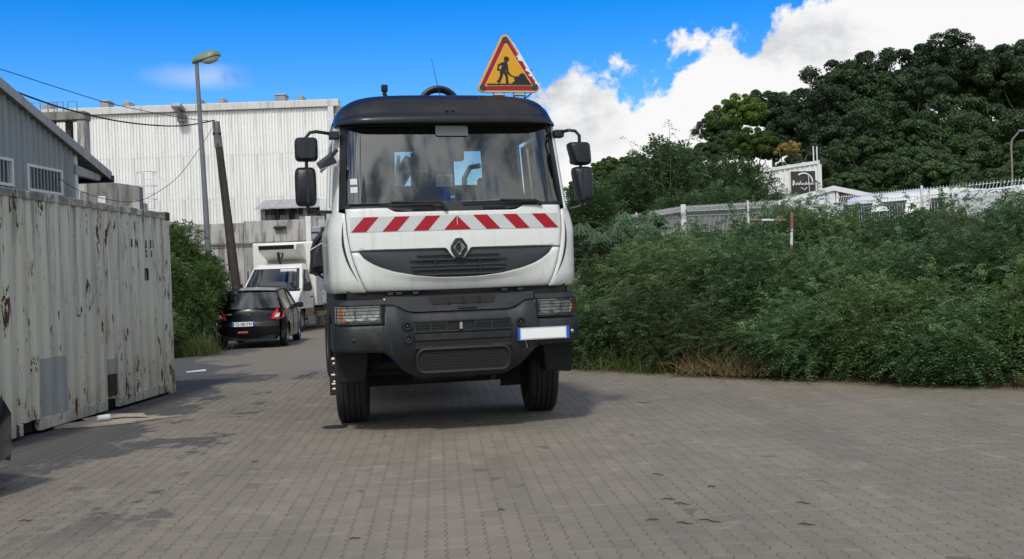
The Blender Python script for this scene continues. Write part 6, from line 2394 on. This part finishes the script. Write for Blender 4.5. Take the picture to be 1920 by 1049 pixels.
# red and white rail in the bushes
rl = thing('barrier_rail', 'old red and white striped metal rail half hidden in the bushes', 'barrier', (4.08, 15.7, .58))
for k in range(6):
    MB().cyl((0.012 * k, 0, .25 + k * .24), (0.012 * (k + 1), 0, .25 + (k + 1) * .24), .022, n=10).build('post_band', 'stripe_red_old' if k % 2 else 'white_paint_old', rl, smooth=True)
for k in range(3):
    MB().cyl((-.02 - .15 * k, .1 * k, 1.58 + .01 * k), (-.02 - .15 * (k + 1), .1 * (k + 1), 1.58 + .01 * (k + 1)), .019, n=10).build('rail_band', 'stripe_red_old' if k % 2 == 0 else 'white_paint_old', rl, smooth=True)

# ================================================================== vehicles and sheds on the raised lot
mv = thing('white_minivan', 'silver white minivan with side rub strips behind the mesh fence', 'van', (8.0, 20.6, 1.12), R(38))
mv.scale = (1.03, 1.03, 1.05)
mvp = [(-1.95, .35), (-1.98, .75), (-1.90, 1.0), (-1.55, 1.42), (-1.15, 1.56), (-.2, 1.64), (1.0, 1.64), (1.75, 1.58), (1.95, 1.30), (2.0, .7), (1.95, .35)]
body = MB()
vv = []
WS = [(-.86, .96), (-.82, 1.0), (0, 1.02), (.82, 1.0), (.86, .96)]
K = len(mvp)
for x_, s in WS:
    for a, b in mvp:
        inn = 1 - max(0, b - .95) * .16
        vv.append((a, x_ * inn, b * s if b > 1 else b))
body.add(vv, [(j * K + i, j * K + (i + 1) % K, (j + 1) * K + (i + 1) % K, (j + 1) * K + i) for j in range(len(WS) - 1) for i in range(K)] + [tuple(range(K)), tuple(range(4 * K, 5 * K))[::-1]])
body.build('body', 'van_white', mv, smooth=40)
for s in (-1, 1):
    for a, b in ((-1.25, -.35), (-.25, .65), (.75, 1.6)):
        MB().add([(a - (.12 if a < -1 else 0), s * .868, 1.0), (b, s * .868, 1.0), (b, s * .79, 1.45), (a + (.18 if a < -1 else 0), s * .79, 1.43)], [(0, 1, 2, 3)]).build('side_window', 'black_plastic', mv, fix=False, solid=.012)
    for z in (.62, .82):
        MB().box((-1.8, s * .865 - .01, z), (1.9, s * .865 + .01, z + .035)).build('rub_strip', 'matt_black', mv)
    for a in (-1.25, 1.3):
        w = MB().lathe([(.19, -.09), (.31, -.09), (.33, 0), (.31, .09), (.19, .09), (.0, .08)], (0, 0, 0), 'Y', 22).build('wheel', 'rubber', mv, smooth=True)
        w.location = (a, s * .78, .33)
MB().add([(-1.88, -.70, 1.02), (-1.88, .70, 1.02), (-1.58, .62, 1.40), (-1.58, -.62, 1.40)], [(0, 1, 2, 3)]).build('windscreen', 'car_glass', mv, fix=False, solid=.01)
pv = thing('panel_van', 'plain white panel van at the photo\'s right edge behind the fence', 'van', (9.6, 18.6, 1.05), R(20))
MB().prism(rrect(-1.75, .45, 2.6, 1.62, .12), -.9, .9).build('body', 'van_white', pv, bevel=.08, seg=3)
for z in (.95, 1.25, 1.42):
    MB().box((-1.6, -.912, z), (2.5, -.90, z + .018)).build('body_crease', 'galvanised', pv)
for a in (-1.0, 1.7):
    w = MB().lathe([(.19, -.09), (.31, -.09), (.33, 0), (.31, .09), (.19, .09), (.0, .08)], (0, 0, 0), 'Y', 22).build('wheel', 'rubber', pv, smooth=True)
    w.location = (a, -.82, .33)
    w2 = MB().lathe([(.19, -.09), (.31, -.09), (.33, 0), (.31, .09), (.19, .09), (.0, .08)], (0, 0, 0), 'Y', 22).build('wheel', 'rubber', pv, smooth=True)
    w2.location = (a, .82, .33)

tent = thing('canopy_shed', 'low white pitched canopy with open side behind the fence', 'canopy', (7.9, 26, 1.05))
G = [(-1.35, 2.02), (0, 2.34), (1.62, 1.95)]
for y0, y1 in ((0, 4.0),):
    for (a, za), (b, zb) in zip(G, G[1:]):
        MB().add([(a, y0, za), (b, y0, zb), (b, y1, zb), (a, y1, za), (a, y0, za - .03), (b, y0, zb - .03), (b, y1, zb - .03), (a, y1, za - .03)],
                 [(0, 1, 2, 3), (7, 6, 5, 4), (0, 4, 5, 1), (1, 5, 6, 2), (2, 6, 7, 3), (3, 7, 4, 0)]).build('roof_sheet', 'tent_cloth', tent)
        MB().add([(a, -.04, za + .02), (b, -.04, zb + .02), (b, -.04, zb - .10), (a, -.04, za - .10), (a, -.01, za + .02), (b, -.01, zb + .02), (b, -.01, zb - .10), (a, -.01, za - .10)],
                 [(0, 1, 2, 3), (7, 6, 5, 4), (0, 4, 5, 1), (1, 5, 6, 2), (2, 6, 7, 3), (3, 7, 4, 0)]).build('fascia', 'white_metal', tent)
MB().add([(-1.3, .02, 0), (.05, .02, 0), (.05, .02, 2.2), (-.02, .02, 2.28), (-1.3, .02, 1.95)], [(0, 1, 2, 3, 4)]).build('front_sheet', 'tent_cloth', tent, fix=False, solid=.01)
MB().box((-1.3, 3.9, 0), (1.55, 3.95, 1.9)).build('rear_sheet', 'concrete_dark', tent)
for x_ in (.1, 1.55):
    MB().box((x_ - .03, .0, 0), (x_ + .03, .06, itp(x_, G) - .05)).build('post', 'white_metal', tent)
low_ = MB().box((0, 0, 0), (3.4, .15, .55)).build('low_white_wall', 'white_paint_old', None, bevel=.01)
low_.location = (7.6, 24.2, 1.05)
tag(low_, 'low white wall in front of the canopy behind the fence', 'wall')

wb = thing('ribbed_shed', 'white ribbed metal shed with a dark sign board behind the fence', 'building', (9.85, 34, 1.05), R(9))
# local x runs left along the front wall (negative), built from single sheets
LEN = 3.5
shm = ribbed(.5, 1.0, 3, .03, 'wall_sheet', 'cladding_white', .4)
for i in range(7):
    top = 3.76 - .13 * (i + .5) * .5 * 1.0
    o = obj('wall_sheet', shm, wb)
    o.location = (-.5 * (i + 1) - .02, 0, 0)
    o.scale = (1, 1, top)
MB().add([(-4.1, -.06, 3.76 - .53 + .02), (.06, -.06, 3.78), (.06, -.06, 3.68), (-4.1, -.06, 3.15), (-4.1, .08, 3.25), (.06, .08, 3.78), (.06, .08, 3.68), (-4.1, .08, 3.15)],
         [(0, 1, 2, 3), (7, 6, 5, 4), (0, 4, 5, 1), (1, 5, 6, 2), (2, 6, 7, 3), (3, 7, 4, 0)]).build('roof_edge', 'white_metal', wb)
MB().box((-.02, -.05, 0), (.12, .2, 3.66)).build('corner_post', 'white_metal', wb)
MB().grid(lambda y_, z: (.06, y_, z), [.1, 5], [0, 3.6]).build('side_wall', 'cladding_white', wb, fix=False)
MB().add([(-4.1, .0, 3.2), (.06, .0, 3.72), (.06, 5, 3.72), (-4.1, 5, 3.2)], [(0, 1, 2, 3)]).build('roof', 'roof_sheet_grey', wb, fix=False, solid=.03)
for x_ in (-.02, .10):
    MB().cyl((x_, .2, 3.6), (x_, .2, 4.25), .02, n=6).build('roof_pole', 'white_metal', wb)
sb = MB().box((-.92, -.09, 2.74), (-.12, -.04, 3.44)).build('sign_board', 'sign_board_dark', wb)
arcp = [(-.52 + .30 * math.cos(a), -.1, 3.07 + .30 * math.sin(a)) for a in lin(R(0), R(125), 12)]
MB().tube(arcp, .026, 6).build('sign_arc', 'letter_white', sb)
rgl = np.random.default_rng(4)
scr = MB()
for k in range(7):
    x_ = -.86 + k * .10
    scr.tube([(x_, -.1, 3.0), (x_ + .03, -.1, 3.07 + rgl.uniform(-.02, .06)), (x_ + .06, -.1, 3.01), (x_ + .10, -.1, 3.04)], .016, 5)
scr.tube([(-.88, -.1, 2.98), (-.86, -.1, 3.16)], .018, 5)
scr.build('sign_script', 'letter_white', sb)
MB().tube([(-.36, -.1, 3.34), (-.33, -.1, 2.76), (-.18, -.1, 2.76)], .012, 5).build('sign_stroke', 'letter_white', sb)
MB().tube([(-.62, -.1, 2.92), (-.5, -.1, 2.84), (-.42, -.1, 2.92)], .014, 5).build('sign_stroke', 'letter_white', sb)

# ================================================================== trees on the hill
TC = [crown_mesh('forest_crown', 300 + i, 46000, 4.6, 4.4, 3.9, 13, .21, 'leaf_forest_shade', 110) for i in range(3)]
TM = [crown_mesh('forest_crown', 320 + i, 40000, 4.2, 4.0, 2.9, 12, .21, 'leaf_forest_mid', 100) for i in range(2)]
TL = [crown_mesh('bright_crown', 340, 30000, 3.0, 3.0, 2.7, 10, .19, 'leaf_bright', 90)]
TA = [crown_mesh('autumn_crown', 350, 6000, 1.6, 1.6, 1.5, 7, .2, 'leaf_autumn', 40)]
TT = [trunk_mesh(40 + i, 8.0, .26, 2.6, 5, 'bark_pale') for i in range(2)]


def hill_tree(u, vtop, Y, wpx, kind, label, hr=None):
    """crown top at the pixel row vtop, crown width wpx, standing on the hill at the distance Y"""
    p = at(u, vtop, Y)
    r_ = wpx * .5 * Y / CAM_F
    cm = {'d': TC, 'm': TM, 'l': TL, 'a': TA}[kind]
    me_ = cm[int(rg.integers(0, len(cm)))]
    bx_r = {'d': 4.6, 'm': 4.2, 'l': 3.0, 'a': 1.6}[kind]
    bz_r = {'d': 3.9, 'm': 2.9, 'l': 2.7, 'a': 1.5}[kind]
    s = r_ / bx_r
    sz = s * (hr or rg.uniform(.9, 1.1))
    gz_ = hill_z(p.x, Y)
    t = thing('hill_tree', label, 'tree', (p.x, Y, gz_), rg.uniform(0, 6.28), 'trees on the hillside')
    zc = p.z - gz_ - bz_r * sz * .92
    cobj = obj('crown', me_, t)
    cobj.location = (0, 0, zc)
    cobj.scale = (s, s, sz)
    tr = obj('trunk', TT[int(rg.integers(0, 2))], t)
    k = max(.3, (zc + .25 * bz_r * sz) / 8.0)
    tr.scale = (s * .9, s * .9, k)


big_ = [(1530, 165, 74, 210), (1580, 112, 80, 220), (1655, 96, 82, 210), (1715, 118, 76, 160), (1772, 72, 80, 190), (1845, 80, 84, 190), (1900, 76, 80, 190), (1968, 110, 80, 230), (2060, 120, 80, 240),
        (1560, 215, 70, 200), (1640, 190, 70, 210), (1720, 205, 70, 220), (1800, 190, 70, 220), (1880, 200, 70, 220), (1950, 215, 70, 200), (1525, 270, 66, 130), (1610, 255, 66, 180)]
for i, (u, v, Y, w) in enumerate(big_):
    hill_tree(u, v, Y, w, 'd', ('huge dark tree on the hill skyline, %s from the left' % ORD[i]) if i < 9 else ('dark tree below the hill skyline, %s from the left' % ORD[i - 9]))
for i, (u, v, Y, w) in enumerate(((1625, 248, 58, 170), (1700, 262, 56, 190), (1790, 240, 58, 170), (1765, 292, 50, 170), (1870, 272, 54, 180), (1930, 262, 52, 170), (1650, 292, 50, 150), (1840, 306, 46, 160), (1590, 318, 48, 110), (1905, 305, 44, 150))):
    hill_tree(u, v, Y, w, 'm', 'mid green spreading tree at the hill foot, %s in the row' % ORD[i])
for i, (u, v, Y, w, kd, lab) in enumerate(((1445, 165, 74, 120, 'd', 'dark round tree behind the bright green one'),
                                         (1478, 200, 72, 110, 'd', 'dark tree between the bright tree and the huge ones'),
                                         (1385, 172, 68, 110, 'l', 'bright yellow green tree sunlit on the hill shoulder'),
                                         (1340, 205, 72, 90, 'd', 'dark tree at the far end of the hill shoulder'),
                                         (1408, 235, 62, 110, 'l', 'lower bright green tree on the hill shoulder'),
                                         (1365, 245, 66, 100, 'm', 'mid green tree under the bright yellow green tree'),
                                         (1448, 255, 62, 90, 'm', 'mid green tree beside the orange one'),
                                         (1330, 262, 60, 80, 'm', 'mid green tree peeping over the tall shrubs'),
                                         (1480, 258, 60, 58, 'a', 'orange and yellow leaved small tree above the white shed'),
                                         (1505, 300, 52, 50, 'm', 'small green tree behind the shed roof poles'),
                                         (1140, 292, 44, 84, 'l', 'yellow green tree beyond the truck mirror'),
                                         (1100, 330, 46, 90, 'm', 'green tree low beside the truck mirror'),
                                         (1195, 285, 48, 110, 'm', 'mid green tree behind the rounded dark shrub'),
                                         (1270, 275, 50, 120, 'm', 'mid green tree behind the thick fence post shrubs'))):
    hill_tree(u, v, Y, w, kd, lab)
sl2 = thing('hill_lamp', 'thin pale street lamp with curved arm among the hill trees', 'street lamp', (at(1897, 300, 43).x, 43, hill_z(at(1897, 300, 43).x, 43)))
zt_ = at(1897, 262, 43).z - hill_z(at(1897, 300, 43).x, 43)
MB().tube([(0, 0, 0), (0, 0, zt_ - .2), (.05, 0, zt_), (.35, 0, zt_ + .32)], [.05, .04, .035, .03], 8).build('pole', 'bark_pale', sl2, smooth=True)
MB().box((.3, -.08, zt_ + .28), (.62, .08, zt_ + .38)).build('lamp_head', 'lamp_steel', sl2, bevel=.03)

# ================================================================== bushes beside the container
LB = [foliage('left_foliage', 400 + i, 2600, 1.0, .9, 1.0, 9, .34, 8, .075, .028, 'leaf_left', .75, None, .35, .45) for i in range(2)]
for i, (x_, y_, z0, sx_, sz_, lab) in enumerate((
        (-7.65, 23.0, -.2, .66, .62, 'low weedy bush at the foot of the container end'),
        (-7.75, 24.2, .1, .80, 1.05, 'green bush close behind the container corner'),
        (-7.45, 24.3, -.1, .70, .98, 'bright green bush reaching over the black car'),
        (-7.55, 25.7, .2, .90, 1.12, 'large green bush around the street lamp foot'),
        (-8.0, 25.5, .6, .8, 1.25, 'tall feathery bush rising above the container corner'),
        (-7.10, 25.0, .85, .55, .62, 'leafy bush before the windscreen of the van'))):
    bush('roadside_bush', lab, (x_, y_, z0), (sx_, sx_, sz_), rg.uniform(0, 6), LB[i % 2], HS, 'bushes beside the container')

# ================================================================== grass


def blades(n, pts, h0, h1, w_, material, seed, lean=.6):
    rg_ = np.random.default_rng(seed)
    idx = rg_.integers(0, len(pts), n)
    P = np.array([pts[i] for i in idx]) + rg_.normal(0, 1, (n, 3)) * np.array([.16, .12, 0])
    D = unit(np.array([0, 0, 1.0]) + rg_.normal(0, lean, (n, 3)) * np.array([1, 1, .2]))
    N_ = unit(np.cross(D, rg_.normal(0, 1, (n, 3))))
    h = rg_.uniform(h0, h1, n)
    S_ = unit(np.cross(D, N_))
    bend = N_ * (h * rg_.uniform(.1, .6, n))[:, None]
    a = P - S_ * w_
    b = P + S_ * w_
    m1 = P + D * (h * .6)[:, None] + bend * .3
    tip = P + D * (h * .95)[:, None] + bend
    V2 = np.stack([a, b, m1 + S_ * w_ * .7, m1 - S_ * w_ * .7, tip, tip + S_ * w_ * .1], 1).reshape(-1, 3)
    k = np.arange(n) * 6
    F2 = np.concatenate([np.stack([k, k + 1, k + 2, k + 3], 1), np.stack([k + 3, k + 2, k + 5, k + 4], 1)])
    return fast_mesh('grass', V2, F2, material)


edge_pts = []
for s in np.linspace(.3, 10.5, 140):
    x_, y_ = along(s)
    edge_pts.append((x_ + .16, y_ + .16, .0))
eg = obj('verge_grass', blades(3600, edge_pts, .05, .26, .004, 'grass_green', 61))
tag(eg, 'short green weeds along the foot of the hedge', 'grass', None, 'stuff')
dg_pts = [(2.55 + .72 * a + b, 14.75 + .69 * a - b * .75, .05 + .2 * a) for a in np.linspace(-.05, .5, 6) for b in np.linspace(-.1, .75, 10)]
dg = obj('dry_grass', blades(1500, dg_pts, .15, .55, .0038, 'grass_dry', 62, .8))
tag(dg, 'straw coloured dry grass tuft in front of the hedge', 'grass', None, 'stuff')
lg_pts = [(-8.1 + .1 * i, 22.6 + .05 * i + j * .2, 0) for i in range(14) for j in range(4)]
lg = obj('weeds', blades(2600, lg_pts, .12, .6, .005, 'grass_green', 63, .5))
tag(lg, 'tall green weeds at the container end', 'grass', None, 'stuff')
gl_pts = [(1.5 + .72 * a + b, 16.0 + .69 * a - b * 1.15, .03 + .2 * a) for a in np.linspace(-.05, .3, 4) for b in np.linspace(-.35, .5, 9)]
gl_ = obj('yellow_grass', blades(900, gl_pts, .12, .45, .0042, 'grass_green', 64, .8))
tag(gl_, 'yellowish grass clump at the hedge foot beside the truck', 'grass', None, 'stuff')
rgd = np.random.default_rng(66)
n = 4200
sidx = rgd.uniform(.2, 11, n)
P = np.array([along(s) for s in sidx])
P = np.concatenate([P + rgd.normal(0, 1, (n, 2)) * .10 - np.abs(rgd.normal(0, .10, (n, 1))) * np.array([[.6, .8]]) - .05, np.full((n, 1), .007)], 1)
D = unit(np.concatenate([rgd.normal(0, 1, (n, 2)), rgd.normal(0, .15, (n, 1))], 1))
V_, F_ = leaves(P, D, unit(np.array([0, 0, 1.0]) + rgd.normal(0, .25, (n, 3))), rgd.uniform(.02, .05, n), rgd.uniform(.008, .02, n))
ll_ = obj('leaf_litter', fast_mesh('leaf_litter', V_, F_, 'dry_leaf'))
tag(ll_, 'brown leaf litter scattered along the hedge foot', 'litter', None, 'stuff')
